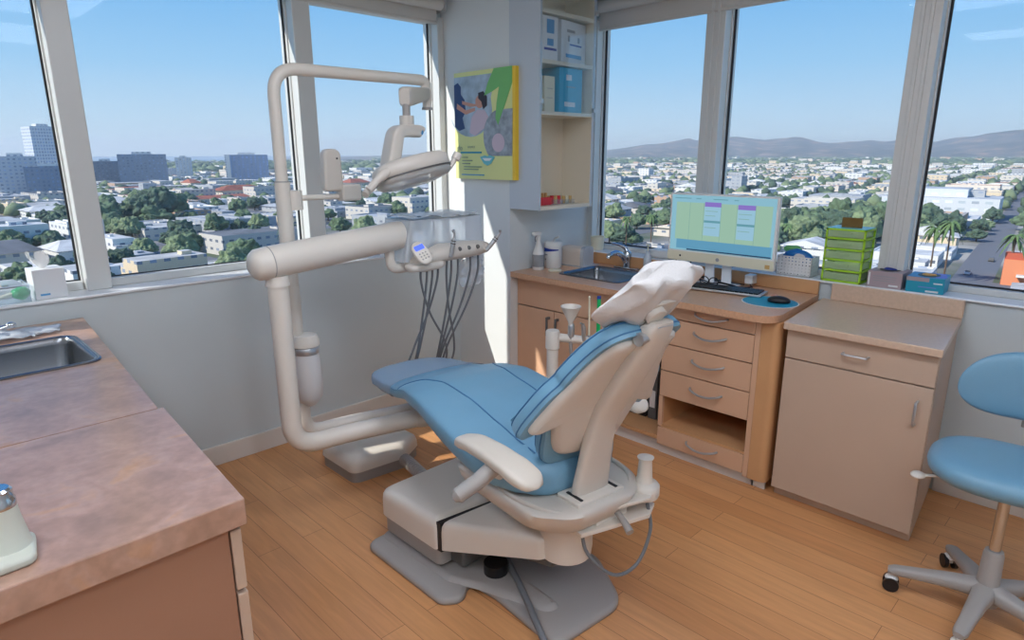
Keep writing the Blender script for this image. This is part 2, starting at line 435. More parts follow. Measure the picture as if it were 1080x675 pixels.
# roller shades
def shade(name, label, ax, a, b, p, zc, zb, r):
    if ax == 'x':
        e_ = thing(name, label, 'window shade', ((a+b)/2, p, zc))
        MB().cyl((a, p, zc), (b, p, zc), r, seg=24).build('roller', 'shade', e_)
        MB().box(a+.01, b-.01, p-.004+r*.9, p+.004+r*.9, zb, zc).build('fabric', 'shade', e_, smooth=0)
        MB().cyl((a+.01, p+r*.9, zb), (b-.01, p+r*.9, zb), .010, seg=10).build('bottom_bar', 'shade', e_)
        for q_ in (b, a-.006): MB().box(q_, q_+.006, p-r-.012, p+r+.012, zc-r-.012, zc+r+.03).build('bracket', 'steel', e_, bevel=.003, smooth=0)
        q = []
        for k_ in range(60): q.append((b-.02, p-r-.004, zc-.02-.022*k_))
    else:
        e_ = thing(name, label, 'window shade', (p, (a+b)/2, zc))
        MB().cyl((p, a, zc), (p, b, zc), r, seg=24).build('roller', 'shade', e_)
        MB().box(p-.004+r*.9, p+.004+r*.9, a+.01, b-.01, zb, zc).build('fabric', 'shade', e_, smooth=0)
        MB().cyl((p+r*.9, a+.01, zb), (p+r*.9, b-.01, zb), .010, seg=10).build('bottom_bar', 'shade', e_)
        for q_ in (b, a-.006): MB().box(p-r-.012, p+r+.012, q_, q_+.006, zc-r-.012, zc+r+.03).build('bracket', 'steel', e_, bevel=.003, smooth=0)
    return e_
M['shade'] = mat('shade_fabric', (205, 203, 198), .7, bump=.2, bscale=500)
shade('roller_shade', 'rolled-up off-white shade above the window left of the poster', 'x', .74, 2.66, 3.285, 2.425, 2.325, .036)
shade('roller_shade', 'rolled-up off-white shade above the windows behind the monitor', 'y', .93, 2.69, 3.405, 2.425, 2.300, .036)
struct(MB().box(3.34, 3.385, Y0, 2.69, 2.47, 2.62).build('trim_20', 'shade', bevel=.004, smooth=0))

# added fill lamps, out of view, built as ceiling panels to brighten the room
for i, (x, y) in enumerate(((1.15, 1.0), (1.15, -.7), (-.6, 1.0), (-.6, -.7))):
    t = thing('ceiling_light', ['recessed ceiling light above the dental chair', 'recessed ceiling light by the near right wall', 'recessed ceiling light above the left counter', 'recessed ceiling light in the near left corner'][i], 'ceiling light', (x, y, CZ))
    fr = MB(); w_, h_ = .31, .61
    fr.box(x-w_, x+w_, y-h_, y-h_+.02, CZ-.02, CZ); fr.box(x-w_, x+w_, y+h_-.02, y+h_, CZ-.02, CZ)
    fr.box(x-w_, x-w_+.02, y-h_, y+h_, CZ-.02, CZ); fr.box(x+w_-.02, x+w_, y-h_, y+h_, CZ-.02, CZ)
    fr.build('lamp_frame', 'white', t, bevel=.002, smooth=0)
    MB().box(x-w_+.02, x+w_-.02, y-h_+.02, y+h_-.02, CZ-.012, CZ-.004).build('diffuser', 'led', t, smooth=0)

# ================================================================== LEFT COUNTER
def quad(p, z0, z1): return MB().prism(p, z0, z1)
# worktop (far section with sink) and near section, slightly wider
bx0 = -1.0
SX0, SX1, SY0, SY1 = .02, .462, 2.46, 2.88   # sink hole
far = [(bx0, 1.86), (.468, 1.86), (.572, 3.2), (bx0, 3.2)]
def edge_x(y): return .468 + (y-1.86)*(.104/1.34)
c_ = MB()
Z0, Z1 = .835, .875
c_.prism([(bx0, 1.86), (.468, 1.86), (edge_x(SY0), SY0), (bx0, SY0)], Z0, Z1)
c_.prism([(bx0, SY1), (edge_x(SY1), SY1), (.572, 3.2), (bx0, 3.2)], Z0, Z1)
c_.prism([(SX1, SY0), (edge_x(SY0), SY0), (edge_x(SY1), SY1), (SX1, SY1)], Z0, Z1)
c_.prism([(bx0, SY0), (SX0, SY0), (SX0, SY1), (bx0, SY1)], Z0, Z1)
top1 = c_.build('countertop', 'stone', smooth=0)
tag(top1, 'mottled brown worktop around the left sink, under the windows', 'countertop')
top2 = MB().prism([(bx0, 1.19), (.438, 1.215), (.482, 1.857), (bx0, 1.857)], .815, .875).build('countertop', 'stone', smooth=0, bevel=.003)
tag(top2, 'mottled brown worktop nearest the camera, holding the faucet handle base', 'countertop')
t = thing('base_cabinet', 'brown base cabinet at the near end of the left counter', 'cabinet', (.1, 1.5, 0))
MB().prism([(bx0, 1.235), (.405, 1.235), (.45, 1.857), (bx0, 1.857)], .09, .813).build('cabinet_body', 'brown', t, smooth=0, bevel=.002)
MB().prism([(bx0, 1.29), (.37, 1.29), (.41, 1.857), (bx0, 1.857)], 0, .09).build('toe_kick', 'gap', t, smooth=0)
zz = [.805, .655, .51, .365, .22, .10]
for a, b in zip(zz, zz[1:]):
    d = MB().prism([(.408, 1.233), (.43, 1.233), (.474, 1.85), (.452, 1.85)], b+.006, a-.004).build('drawer', 'taupe', t, smooth=0, bevel=.003)
    y = 1.55; x = .43+(y-1.233)*.0713; z = (a+b)/2
    MB().tube(fillet([(x, y-.06, z), (x+.028, y-.06, z), (x+.033, y+.06, z), (x+.004, y+.06, z)], .01), .005, 8).build('handle', 'steel', d)
t = thing('base_cabinet', 'brown base cabinet under the sink on the left', 'cabinet', (.1, 2.5, 0))
MB().prism([(bx0, 1.86), (.445, 1.86), (.545, 3.2), (bx0, 3.2)], .09, .66).build('cabinet_body', 'brown', t, smooth=0, bevel=.002)
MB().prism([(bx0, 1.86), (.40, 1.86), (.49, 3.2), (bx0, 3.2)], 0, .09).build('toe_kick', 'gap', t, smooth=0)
rim = MB(); rim.prism([(.425, 1.86), (.445, 1.86), (.545, 3.2), (.525, 3.2)], .66, .833); rim.box(bx0, .45, 3.17, 3.2, .66, .833); rim.box(bx0, .43, 1.865, 1.885, .66, .833)
rim.build('upper_rail', 'brown', t, smooth=0)
for a, b in ((1.88, 2.52), (2.53, 3.17)):
    xa = .447+(a-1.86)*.0746; xb = .447+(b-1.86)*.0746
    d = MB().prism([(xa, a), (xa+.018, a), (xb+.018, b), (xb, b)], .11, .80).build('cabinet_door', 'brown', t, smooth=0, bevel=.003)
    MB().tube(fillet([(xa+.02, a+.06, .60), (xa+.05, a+.06, .60), (xa+.05, a+.06, .72), (xa+.02, a+.06, .72)], .01), .005, 8).build('handle', 'steel', d)

def sink(label, x0, x1, y0, y1, z, depth, rim, r, drain=True):
    cx, cy = (x0+x1)/2, (y0+y1)/2
    t = thing('sink', label, 'sink', (cx, cy, z))
    def rr(g, zz_, rad): return [(a, b, zz_) for a, b in rounded([(x0-g, y0-g), (x1+g, y0-g), (x1+g, y1+g), (x0-g, y1+g)], rad, 6)]
    b = MB()
    rings = [rr(rim, z, r*1.2), rr(rim, z+.005, r*1.2), rr(rim-.006, z+.008, r*1.2), rr(.004, z+.006, r), rr(0, z+.001, r), rr(-.004, z-.02, r), rr(-.012, z-depth+.03, r), rr(-.035, z-depth, r*.8)]
    b.loft(rings, caps=False); n = len(rings[0])
    k = len(b.v)-n; b.f.append([k+j for j in range(n)]); b.mi.append(0)
    b.build('basin', 'sinksteel', t, smooth=50)
    MB().lathe([(.04, 0), (.04, .003), (.03, .004), (.028, .001)], (cx, cy, z-depth+.001), 24).build('drain', 'chrome', t)
    return t
sink('stainless steel sink set in the mottled brown left counter', SX0+.005, SX1-.005, SY0+.005, SY1-.005, .875, .17, .022, .05)

# faucet handle fixture near camera, left edge
t = thing('water_fixture', 'beige plastic fixture with chrome cap at the bottom left corner', 'fixture', (.06, 1.31, .875))
M['cream_fix'] = mat('greenish_beige_plastic', (196, 198, 184), .35)
MB().prism(rounded([(-.16, 1.238), (.098, 1.25), (.112, 1.352), (-.16, 1.345)], .022), .8752, .893).build('base_plate', 'cream_fix', t, bevel=.006, bseg=3)
MB().lathe([(.036, 0), (.034, .004), (.026, .055), (.024, .075)], (.068, 1.315, .893), 28).build('stem', 'cream_fix', t)
MB().lathe([(.0245, 0), (.0248, .012), (.0225, .016), (.022, .03), (.018, .034), (.001, .034)], (.068, 1.315, .968), 28).build('cap', 'chrome', t)
# plastic wrapped instrument by the left sink
t = thing('wrapped_instrument', 'chrome instrument lying on clear plastic wrap beside the left sink', 'instrument', (.27, 3.02, .875))
random.seed(3)
def sheet(cx, cy, z, hx, hy, amp, nx=18, ny=14, seed=0, rot=0):
    m_ = MB(); vs = []
    for j in range(ny):
        for i in range(nx):
            a = -1+2*i/(nx-1); b = -1+2*j/(ny-1)
            k = noise.noise(Vector((a*2.3+seed, b*2.1, seed*.7))); q = 1+.18*noise.noise(Vector((a*3, b*3, seed+4)))
            x = a*hx*q*(1-.25*b*b); y = b*hy*q*(1-.25*a*a)
            X = cx+x*math.cos(rot)-y*math.sin(rot); Y = cy+x*math.sin(rot)+y*math.cos(rot)
            vs.append((X, Y, z+amp*abs(k)*1.6+.003))
    fs = [(j*nx+i, j*nx+i+1, (j+1)*nx+i+1, (j+1)*nx+i) for j in range(ny-1) for i in range(nx-1)]
    m_.add(vs, fs); return m_
o = sheet(.27, 3.03, .876, .19, .085, .022, seed=2).build('plastic_wrap', 'film', t, smooth=60)
o.modifiers.new('s', 'SOLIDIFY').thickness = .001
MB().tube(catmull([(.02, 2.99, .895), (.15, 2.985, .905), (.24, 3.0, .915), (.30, 3.01, .925)]), .009, 12).build('shaft', 'chrome', t)
MB().ell((.305, 3.01, .927), (.018, .014, .012)).build('knob', 'chrome', t)
MB().tube([(.02, 3.02, .90), (.25, 3.03, .925)], .006, 8).build('sleeve', 'print_blue', t)

# tissue box on the left sill
t = thing('tissue_box', 'white square tissue box on the left window sill', 'tissue box', (.48, 3.32, .965))
tb = .965
MB().obox((.485, 3.315, tb+.062), (.115, .115, .124), .05).build('carton', 'carton', t, bevel=.002, smooth=0)
MB().obox((.465, 3.2564, tb+.018), (.035, .0012, .008), .05).build('printed_mark', 'print_blue', t, smooth=0)
ts = MB(); vs = []
for j in range(10):
    for i in range(16):
        a = 2*PI*i/16; h = j/9
        rr_ = (.007+.020*math.sin(h*2.4)+.009*math.sin(3*a+2*h)*h)
        vs.append((.478+.01*h*math.sin(a*2)+rr_*math.cos(a)*1.2-.02*h*h, 3.315+rr_*.35*math.sin(a)+.006*math.sin(5*a)*h, tb+.122+.056*h+.020*math.cos(2*a+.8)*h))
ts.add(vs, [(j*16+i, j*16+(i+1) % 16, (j+1)*16+(i+1) % 16, (j+1)*16+i) for j in range(9) for i in range(16)])
ts.build('tissue', 'tissue', t, smooth=60)
# clear tray with green gel item
t = thing('plastic_tray', 'clear plastic tray at the left end of the window sill', 'tray', (.33, 3.33, .965))
tr_ = MB()
for (a, b, c, d) in ((.15, .412, 3.235, 3.239), (.15, .412, 3.415, 3.419), (.15, .154, 3.235, 3.419), (.408, .412, 3.235, 3.419)):
    tr_.box(a, b, c, d, .965, 1.035)
tr_.box(.15, .412, 3.235, 3.419, .9652, .970)
M['traym'] = glass_mat('clear_tray_plastic', (.94, .97, 1), .12, .14, .1, (.8, .88, .95))
tr_.build('tray_wall', 'traym', t, smooth=0)
g = MB().ell((.385, 3.27, 1.0), (.033, .028, .026), fn=lambda p: p*(1+.25*noise.noise(p*60))).build('gel_pack', 'greengel')
tag(g, 'bright green gel-filled packet inside the clear tray', 'gel packet'); recenter(g, (.385, 3.27, .975))
g = MB().tube([(.25, 3.26, .979), (.36, 3.268, 1.0)], [.006, .009], 10).build('brush_handle', 'cream')
tag(g, 'pale handle stick beside the green gel packet in the tray', 'stick'); recenter(g, (.30, 3.264, .985))
# small objects on the left sill behind the delivery arm
t = thing('product_box', 'small white and grey box on the sill behind the big swing arm', 'box', (1.66, 3.33, .965))
t = t
MB().obox((1.97, 3.33, 1.03), (.10, .05, .13), .2).build('carton', 'carton', t, bevel=.002, smooth=0)
MB().obox((2.02, 3.300, 1.05), (.03, .004, .03), .2).build('printed_mark', 'yellow', t, smooth=0)
t.location = (1.97, 3.33, .965)
for c in t.children: c.data.transform(Matrix.Translation((1.66-1.97, 0, 0)))
t = thing('product_box', 'low white box with green and red marks on the sill', 'box', (2.22, 3.30, .965))
MB().obox((2.22, 3.30, .992), (.20, .07, .054), .05).build('carton', 'carton', t, bevel=.002, smooth=0)
MB().obox((2.15, 3.2635, .992), (.03, .003, .035), .05).build('printed_mark', 'tealbox', t, smooth=0)
MB().obox((2.23, 3.2655, .992), (.06, .003, .012), .05).build('printed_mark', 'red', t, smooth=0)

# ================================================================== POSTER
px_ = 2.668
t = thing('poster', 'yellow and green canvas poster with clinic photos hanging beside the window', 'poster', (2.685, 2.925, 1.41))
MB().box(px_, 2.699, 2.658, 3.185, 1.405, 2.025).build('canvas', 'yellow', t, smooth=0, bevel=.002)
M['post_bg'] = mat('poster_pale_yellow', (222, 224, 150), .5)
M['post_photo'] = mat('poster_photo_blue_grey', (165, 182, 195), .5, var=.25, scale=14)
M['post_photo2'] = mat('poster_photo_grey', (150, 158, 165), .5, var=.35, scale=22)
M['post_navy'] = mat('poster_navy', (45, 65, 110), .5)
M['post_pink'] = mat('poster_pink_grey', (205, 185, 195), .5)
M['post_hair'] = mat('poster_dark_hair', (50, 35, 40), .5)
M['post_lips'] = mat('poster_teal_lips', (110, 190, 200), .5)
M['post_text'] = mat('poster_text_grey', (120, 140, 130), .5)
PW, PH = .527, .62
k_ = [0]
def pf(name, m_, pts, parent=t, lift=None):
    """flat printed shape on the poster; pts in fractions (0..1 from left, 0..1 from top)"""
    k_[0] += 1; d = .0004*k_[0] + .0003
    q = [(px_-d, 3.185-a*PW, 2.025-b*PH) for a, b in pts]
    qb = [(px_+.0005, y, z) for x, y, z in q]
    return MB().loft([qb, q]).build(name, m_, parent, smooth=0)
def circ(cx, cy, r, a0=0, a1=2*PI, n=28):
    return [(cx+r*math.cos(a0+(a1-a0)*i/n), cy+r*PW/PH*math.sin(a0+(a1-a0)*i/n)) for i in range(n+1)]
pf('printed_background', 'post_bg', [(0, 0), (.955, 0), (.955, 1), (0, 1)])
pf('printed_photo', 'post_photo', [(0, .04), (.70, .04), (.62, .25)] + [(.28+.36*math.cos(a*PI/12), .36+.24*math.sin(a*PI/12)) for a in range(0, 12)] + [(0, .50)])
pf('printed_person', 'post_navy', [(.0, .11), (.07, .09), (.12, .13), (.12, .2), (.18, .25), (.20, .36), (.14, .42), (.18, .52), (.08, .54), (0, .50)])
pf('printed_arm', 'skin', [(.05, .28), (.2, .35), (.36, .33), (.36, .36), (.2, .39), (.04, .33)])
pf('printed_arm', 'skin', [(.14, .26), (.30, .29), (.38, .30), (.38, .32), (.28, .32), (.14, .29)])
pf('printed_person', 'post_pink', [(.30, .42), (.40, .35), (.52, .36), (.58, .42), (.52, .52), (.36, .59), (.26, .56)])
pf('printed_person', 'skin', circ(.44, .28, .07))
pf('printed_hair', 'post_hair', [(.42, .2), (.5, .19), (.56, .24), (.56, .32), (.50, .35), (.47, .28), (.42, .25)])
pf('printed_photo', 'post_photo2', [(.96*(1 if True else 1), .36)] + [(.75+.25*math.cos(-PI/2-a*PI/18), .60+.235*math.sin(-PI/2-a*PI/18)) for a in range(0, 15)] + [(.955, .78)])
pf('printed_figure', 'post_pink', circ(.74, .66, .10))
pf('printed_leaf', 'leafp', [(.68, .0), (.955, 0), (.955, .14), (.86, .3), (.74, .5), (.70, .44), (.72, .30), (.76, .16), (.64, .20), (.52, .23), (.58, .12)])
pf('printed_lips', 'post_lips', [(.44, .79), (.52, .775), (.56, .785), (.60, .772), (.68, .79), (.62, .85), (.56, .87), (.50, .85)])
pf('printed_teeth', 'white', [(.48, .80), (.64, .80), (.60, .825), (.52, .825)])
for a, b, c, d_ in ((.10, .74, .46, .755), (.13, .79, .22, .797), (.13, .82, .30, .827), (.13, .85, .26, .857), (.16, .88, .46, .887), (.16, .905, .40, .912)):
    pf('printed_line', 'teal' if b < .75 else 'post_text', [(a, b), (c, b), (c, d_), (a, d_)])
pf('printed_line', 'print_blue', [(.12, .955), (.5, .955), (.5, .965), (.12, .965)])
text('lettering', 'glo', .042, 'post_text', t, facing((px_-.010, 3.185-.05*PW, 2.025-.725*PH), (0, -1, 0)))
text('lettering', 'SCIENCE', .017, 'post_text', t, facing((px_-.010, 3.185-.24*PW, 2.025-.705*PH), (0, -1, 0)))

# ================================================================== UPPER CABINET
t = thing('wall_cabinet', 'tall narrow open-fronted cabinet hanging on the corner wall', 'cabinet', (2.93, 2.62, 1.24))
M['cabgrey'] = mat('cabinet_blue_grey_side', (190, 198, 206), .4)
M['cabcream'] = mat('cabinet_cream_inside', (226, 216, 196), .45)
cx0, cx1, cy0, cy1, cz0, cz1 = 2.695, 3.175, 2.50, 2.734, 1.24, 2.60
MB().box(cx0, cx0+.018, cy0, cy1, cz0, cz1).build('side_panel', 'cabgrey', t, smooth=0, bevel=.001)
MB().box(cx1-.018, cx1, cy0, cy1, cz0, cz1).build('side_panel', 'cabgrey', t, smooth=0, bevel=.001)
MB().box(cx0+.018, cx1-.018, cy1-.01, cy1, cz0+.02, cz1).build('back_panel', 'cabcream', t, smooth=0)
MB().box(cx0+.018, cx1-.018, cy0, cy1-.01, cz0, cz0+.02).build('bottom_panel', 'cabcream', t, smooth=0)
MB().box(cx0+.018, cx0+.022, cy0+.004, cy1-.01, cz0+.02, cz1).build('inner_lining', 'cabcream', t, smooth=0)
MB().box(cx1-.022, cx1-.018, cy0+.004, cy1-.01, cz0+.02, cz1).build('inner_lining', 'cabcream', t, smooth=0)
for z in (1.762, 2.03, 2.282, 2.52):
    MB().box(cx0+.022, cx1-.022, cy0+.003, cy1-.01, z, z+.02).build('shelf', 'cabcream', t, smooth=0)
g = MB().box(cx0+.002, cx1-.002, cy0-.008, cy0-.002, 1.765, 2.59).build('glass_door', 'cabglass', t, smooth=0)
for x, z in ((cx0+.006, 1.83), (cx1-.012, 1.80), (cx1-.012, 2.33)):
    MB().box(x-.010, x+.012, cy0-.016, cy0-.001, z-.012, z+.012).build('hinge', 'steel', g, smooth=0, bevel=.002)

def carton(name, label, cat, c, size, rz, m_, prints=(), group=None):
    """box thing with flat prints on its -Y' face: (x,z,w,h,material) in metres from the face centre"""
    x, y, z = c
    t = thing(name, label, cat, (x, y, z), rz, group)
    R = Matrix.Rotation(rz, 3, 'Z')
    MB().obox((x, y, z+size[2]/2), size, rz).build('carton', m_, t, bevel=.0015, smooth=0)
    for (px, pz, pw, ph, pm) in prints:
        p = Vector((x, y, z+size[2]/2)) + R @ Vector((px, -size[1]/2-.0006, pz))
        MB().obox(p, (pw, .0012, ph), rz).build('printed_mark', pm, t, smooth=0)
    return t
carton('glove_box', 'slim white carton with blue round picture on the top shelf, left', 'box', (2.795, 2.60, 2.05), (.125, .17, .222), 0, 'carton', ((0, .06, .06, .07, 'print_blue'), (0, -.02, .05, .035, 'print_blue'), (0, -.055, .10, .012, 'print_navy')))
carton('supply_box', 'wide white carton with blue bars on the cabinet top shelf', 'box', (3.015, 2.605, 2.05), (.25, .13, .222), .12, 'carton', ((-.03, .06, .08, .015, 'print_grey'), (.02, -.01, .12, .008, 'print_navy'), (0, -.07, .16, .02, 'print_blue'), (-.05, .02, .02, .03, 'print_grey'), (.05, .02, .02, .03, 'print_grey')))
carton('supply_box', 'tall narrow cream carton beside the teal box in the wall cabinet', 'box', (2.822, 2.59, 1.782), (.085, .10, .19), 0, 'cream', ((0, .03, .045, .003, 'print_grey'), (0, -.02, .045, .003, 'print_grey')))
carton('supply_box', 'thin white carton against the left side of the wall cabinet', 'box', (2.742, 2.60, 1.782), (.036, .12, .19), 0, 'carton')
carton('supply_box', 'large teal blue carton on the middle cabinet shelf', 'box', (2.99, 2.60, 1.782), (.215, .14, .243), .05, 'cyanbox', ((-.02, .07, .05, .03, 'carton'), (-.01, -.075, .10, .025, 'carton'), (.0, .02, .08, .004, 'print_grey')))
t = thing('vial_rack', 'red rack of small vials at the bottom of the wall cabinet', 'vial rack', (2.79, 2.60, 1.26))
MB().box(2.735, 2.875, 2.56, 2.63, 1.26, 1.305).build('rack', 'red', t, bevel=.004, smooth=0)
for i in range(5):
    v_ = MB().cyl((2.75+.027*i, 2.595, 1.30), (2.75+.027*i, 2.595, 1.33), .009, seg=10).build('vial', 'amber', t)
t = thing('vial_rack', 'clear amber vial tray beside the red rack in the cabinet', 'vial rack', (2.93, 2.60, 1.26))
MB().box(2.885, 2.975, 2.56, 2.63, 1.26, 1.29).build('rack', 'traym', t, smooth=0)
for i in range(6): MB().cyl((2.898+.03*(i % 3), 2.58+.03*(i//3), 1.262), (2.898+.03*(i % 3), 2.58+.03*(i//3), 1.31), .011, seg=10).build('vial', 'amber' if i % 2 else 'red', t)
t = thing('vial_rack', 'pale yellow vial tray at the right of the cabinet bottom', 'vial rack', (3.03, 2.60, 1.26))
MB().box(2.99, 3.085, 2.56, 2.63, 1.26, 1.285).build('rack', 'traym', t, smooth=0)
for i in range(6): MB().cyl((3.003+.03*(i % 3), 2.58+.03*(i//3), 1.262), (3.003+.03*(i % 3), 2.58+.03*(i//3), 1.305), .011, seg=10).build('vial', 'cream' if i % 2 else 'amber', t)
# ================================================================== RIGHT COUNTER RUN
FX = 2.76     # cabinet face plane
# worktop with sink hole and rounded near end
QX0, QX1, QY0, QY1 = 2.86, 3.20, 2.06, 2.47
m_ = MB(); Z0, Z1 = .828, .86
m_.box(2.70, 3.345, QY1, 2.734, Z0, Z1)
m_.box(2.70, QX0, QY0, QY1, Z0, Z1); m_.box(QX1, 3.345, QY0, QY1, Z0, Z1)
m_.prism(rounded([(3.345, QY0), (2.70, QY0), (2.69, 1.10), (3.345, 1.158)], [0, 0, .11, 0], 10), Z0, Z1)
ct = m_.build('countertop', 'lamtop', smooth=30)
tag(ct, 'speckled maple worktop holding the right sink, keyboard and mouse', 'countertop')
bs = MB().box(3.322, 3.340, 1.158, 2.734, .861, .928).build('backsplash', 'lamside', ct, smooth=0, bevel=.003)
# sink cabinet
t = thing('sink_cabinet', 'maple two-door cabinet under the right sink with an open shelf bay', 'cabinet', (3.05, 2.2, 0))
cb = MB()
cb.box(FX+.02, 3.34, 2.712, 2.732, .08, .826)         # left side
cb.box(FX+.02, 3.34, 2.03, 2.048, .08, .826)           # divider
cb.box(3.32, 3.338, 1.712, 2.712, .08, .70)
cb.box(FX+.004, 3.32, 1.69, 2.712, .08, .10)
cb.build('cabinet_body', 'lamside', t, smooth=0)
MB().box(FX+.04, FX+.055, 1.69, 2.73, 0, .08).build('toe_kick', 'base', t, smooth=0)
MB().box(FX, FX+.018, 1.70, 2.732, .655, .824).build('front_panel', 'lam', t, smooth=0, bevel=.002)
for i, (a, b) in enumerate(((2.432, 2.732), (2.04, 2.426))):
    d = MB().box(FX, FX+.018, a, b, .09, .648).build('cabinet_door', 'lam', t, smooth=0, bevel=.002)
    yh = 2.465 if i == 0 else 2.395
    MB().box(FX-.028, FX-.001, yh-.006, yh+.006, .60, .615).box(FX-.030, FX-.022, yh-.006, yh+.006, .50, .615).box(FX-.028, FX-.001, yh-.006, yh+.006, .50, .51).build('handle', 'greyd', d, smooth=0, bevel=.001)
# drawer unit
t = thing('drawer_cabinet', 'maple drawer cabinet with rounded corner beside the sink cabinet', 'cabinet', (3.05, 1.4, 0))
b = MB()
b.box(FX+.02, 3.34, 1.672, 1.690, .06, .826); b.box(FX+.02, 3.34, 1.185, 1.200, .06, .826)
b.box(FX+.02, 3.34, 1.20, 1.672, .325, .335); b.box(FX+.004, 3.34, 1.20, 1.672, .158, .170); b.box(3.325, 3.34, 1.2, 1.672, .17, .325)
b.box(FX+.02, 3.34, 1.20, 1.672, .06, .075)
b.build('cabinet_body', 'lamside', t, smooth=0)
for q_ in ((1.186, 1.210, .045, .826), (1.668, 1.690, .165, .33)): MB().box(FX, FX+.02, *q_).build('face_frame', 'lam', t, smooth=0)
MB().prism(rounded([(3.34, 1.185), (FX, 1.185), (FX, 1.095), (3.34, 1.152)], [0, 0, .088, 0], 12), .045, .826).build('rounded_end', 'lamside', t, smooth=30)
MB().box(FX+.03, FX+.045, 1.11, 1.69, 0, .06).box(FX+.03, 3.34, 1.165, 1.175, 0, .045).build('toe_kick', 'base', t, smooth=0)
def bow_handle(d, yc, zc, x, w_=.085, m='steel'):
    pts = [(x, yc+w_, zc+.004), (x-.02, yc+w_*.85, zc), (x-.030, yc+w_*.4, zc-.010), (x-.032, yc, zc-.013), (x-.030, yc-w_*.4, zc-.010), (x-.02, yc-w_*.85, zc), (x, yc-w_, zc+.004)]
    MB().tube(catmull(pts, 4), .0055, 8).build('handle', m, d)
for a, b_, hz in ((.754, .824, .795), (.617, .748, .700), (.475, .611, .558), (.333, .469, .412), (.060, .156, .118)):
    d = MB().box(FX-.002, FX+.016, 1.212, 1.688, a, b_).build('drawer', 'lam', t, smooth=0, bevel=.002)
    bow_handle(d, 1.43, hz, FX-.002)
# taupe cabinet
t = thing('storage_cabinet', 'taupe cabinet with one drawer and one door right of the rounded cabinet', 'cabinet', (3.05, .8, 0))
def sk(x, y): return (x, y + (x-2.76)*.10)
def skbox(x0, x1, y0, y1): return [sk(x0, y0), sk(x1, y0), sk(x1, y1), sk(x0, y1)]
MB().prism(skbox(2.775, 3.335, .493, 1.068), .045, .812).build('cabinet_body', 'taupe', t, smooth=0, bevel=.002)
MB().prism(skbox(2.80, 3.335, .498, 1.062), 0, .045).build('toe_kick', 'taupe', t, smooth=0)
d = MB().prism(skbox(2.757, 2.774, .496, 1.066), .683, .810).build('drawer', 'taupe', t, smooth=0, bevel=.002)
MB().tube(fillet([(2.757, .83, .752), (2.728, .83, .752), (2.728, .735, .752), (2.757, .735, .752)], .012), .005, 8).build('handle', 'steel', d)
d = MB().prism(skbox(2.757, 2.774, .496, 1.066), .05, .677).build('cabinet_door', 'taupe', t, smooth=0, bevel=.002)
MB().tube(fillet([(2.757, .542, .618), (2.728, .542, .618), (2.728, .542, .522), (2.757, .542, .522)], .012), .005, 8).build('handle', 'steel', d)
m_ = MB().prism(skbox(2.725, 3.335, .485, 1.078), .813, .845)
M['taupetop'] = mat('taupe_speckled_laminate', (208, 180, 156), .28, var=.06, scale=80)
wt = m_.build('countertop', 'taupetop', smooth=0, bevel=.004)
tag(wt, 'bare taupe worktop on the storage cabinet right of the mouse pad', 'countertop')
MB().prism([(3.318, .54), (3.3385, .54), (3.3385, 1.094), (3.318, 1.094)], .8455, .928).build('backsplash', 'taupetop', wt, smooth=0, bevel=.004)

sink('stainless steel sink set in the maple right counter', QX0+.005, QX1-.005, QY0+.005, QY1-.005, .86, .15, .022, .035)
# faucet
t = thing('faucet', 'chrome faucet behind the right sink', 'faucet', (3.265, 2.28, .86))
MB().prism(rounded([(3.235, 2.19), (3.295, 2.19), (3.295, 2.37), (3.235, 2.37)], .028), .8603, .874).build('base_plate', 'chrome', t, bevel=.004)
MB().lathe([(.024, 0), (.022, .04), (.026, .06), (.027, .085), (.018, .10), (.001, .104)], (3.265, 2.28, .873), 20).build('body', 'chrome', t)
MB().tube(catmull([(3.262, 2.28, .90), (3.21, 2.285, .955), (3.15, 2.29, .972), (3.10, 2.295, .962), (3.092, 2.295, .945)], 5), [.017]*11+[.014]*10, 14).build('spout', 'chrome', t)
MB().tube(catmull([(3.265, 2.28, .965), (3.26, 2.30, .995), (3.22, 2.33, 1.015), (3.19, 2.345, 1.02)], 4), [.012]*6+[.008]*7, 10).build('handle', 'chrome', t)
# soap bottle behind faucet
t = thing('soap_bottle', 'small clear bottle with a pump standing right of the faucet', 'bottle', (3.29, 2.15, .86))
MB().lathe([(.022, 0), (.024, .004), (.024, .09), (.012, .105), (.011, .125)], (3.29, 2.15, .8605), 20).build('bottle_body', 'film', t)
MB().lathe([(.004, .10), (.004, .155), (.012, .157), (.012, .165), (.001, .166)], (3.29, 2.15, .86), 12).build('pump', 'cream', t)
# spray bottle
t = thing('spray_bottle', 'white spray bottle with grey label at the left end of the right counter', 'bottle', (3.03, 2.68, .86))
sx_, sy_ = 2.875, 2.665
t.location = (sx_, sy_, .86); WM[t.name] = Matrix.Translation((sx_, sy_, .86))
MB().lathe([(.033, 0), (.036, .004), (.036, .10), (.032, .112), (.016, .155), (.0125, .175), (.0125, .19)], (sx_, sy_, .8602), 26).build('bottle_body', 'white', t)
MB().lathe([(.0364, .02), (.0364, .095)], (sx_, sy_, .8602), 26).build('printed_label', 'print_grey', t)
hd = MB(); hd.cyl((sx_, sy_, 1.045), (sx_, sy_, 1.07), .014, seg=14); hd.obox((sx_-.012, sy_+.004, 1.082), (.066, .022, .022), .0); hd.build('spray_head', 'white', t, bevel=.004)
MB().tube(catmull([(sx_-.018, sy_, 1.072), (sx_-.03, sy_, 1.055), (sx_-.026, sy_, 1.035)], 4), .004, 8).build('trigger', 'print_grey', t)
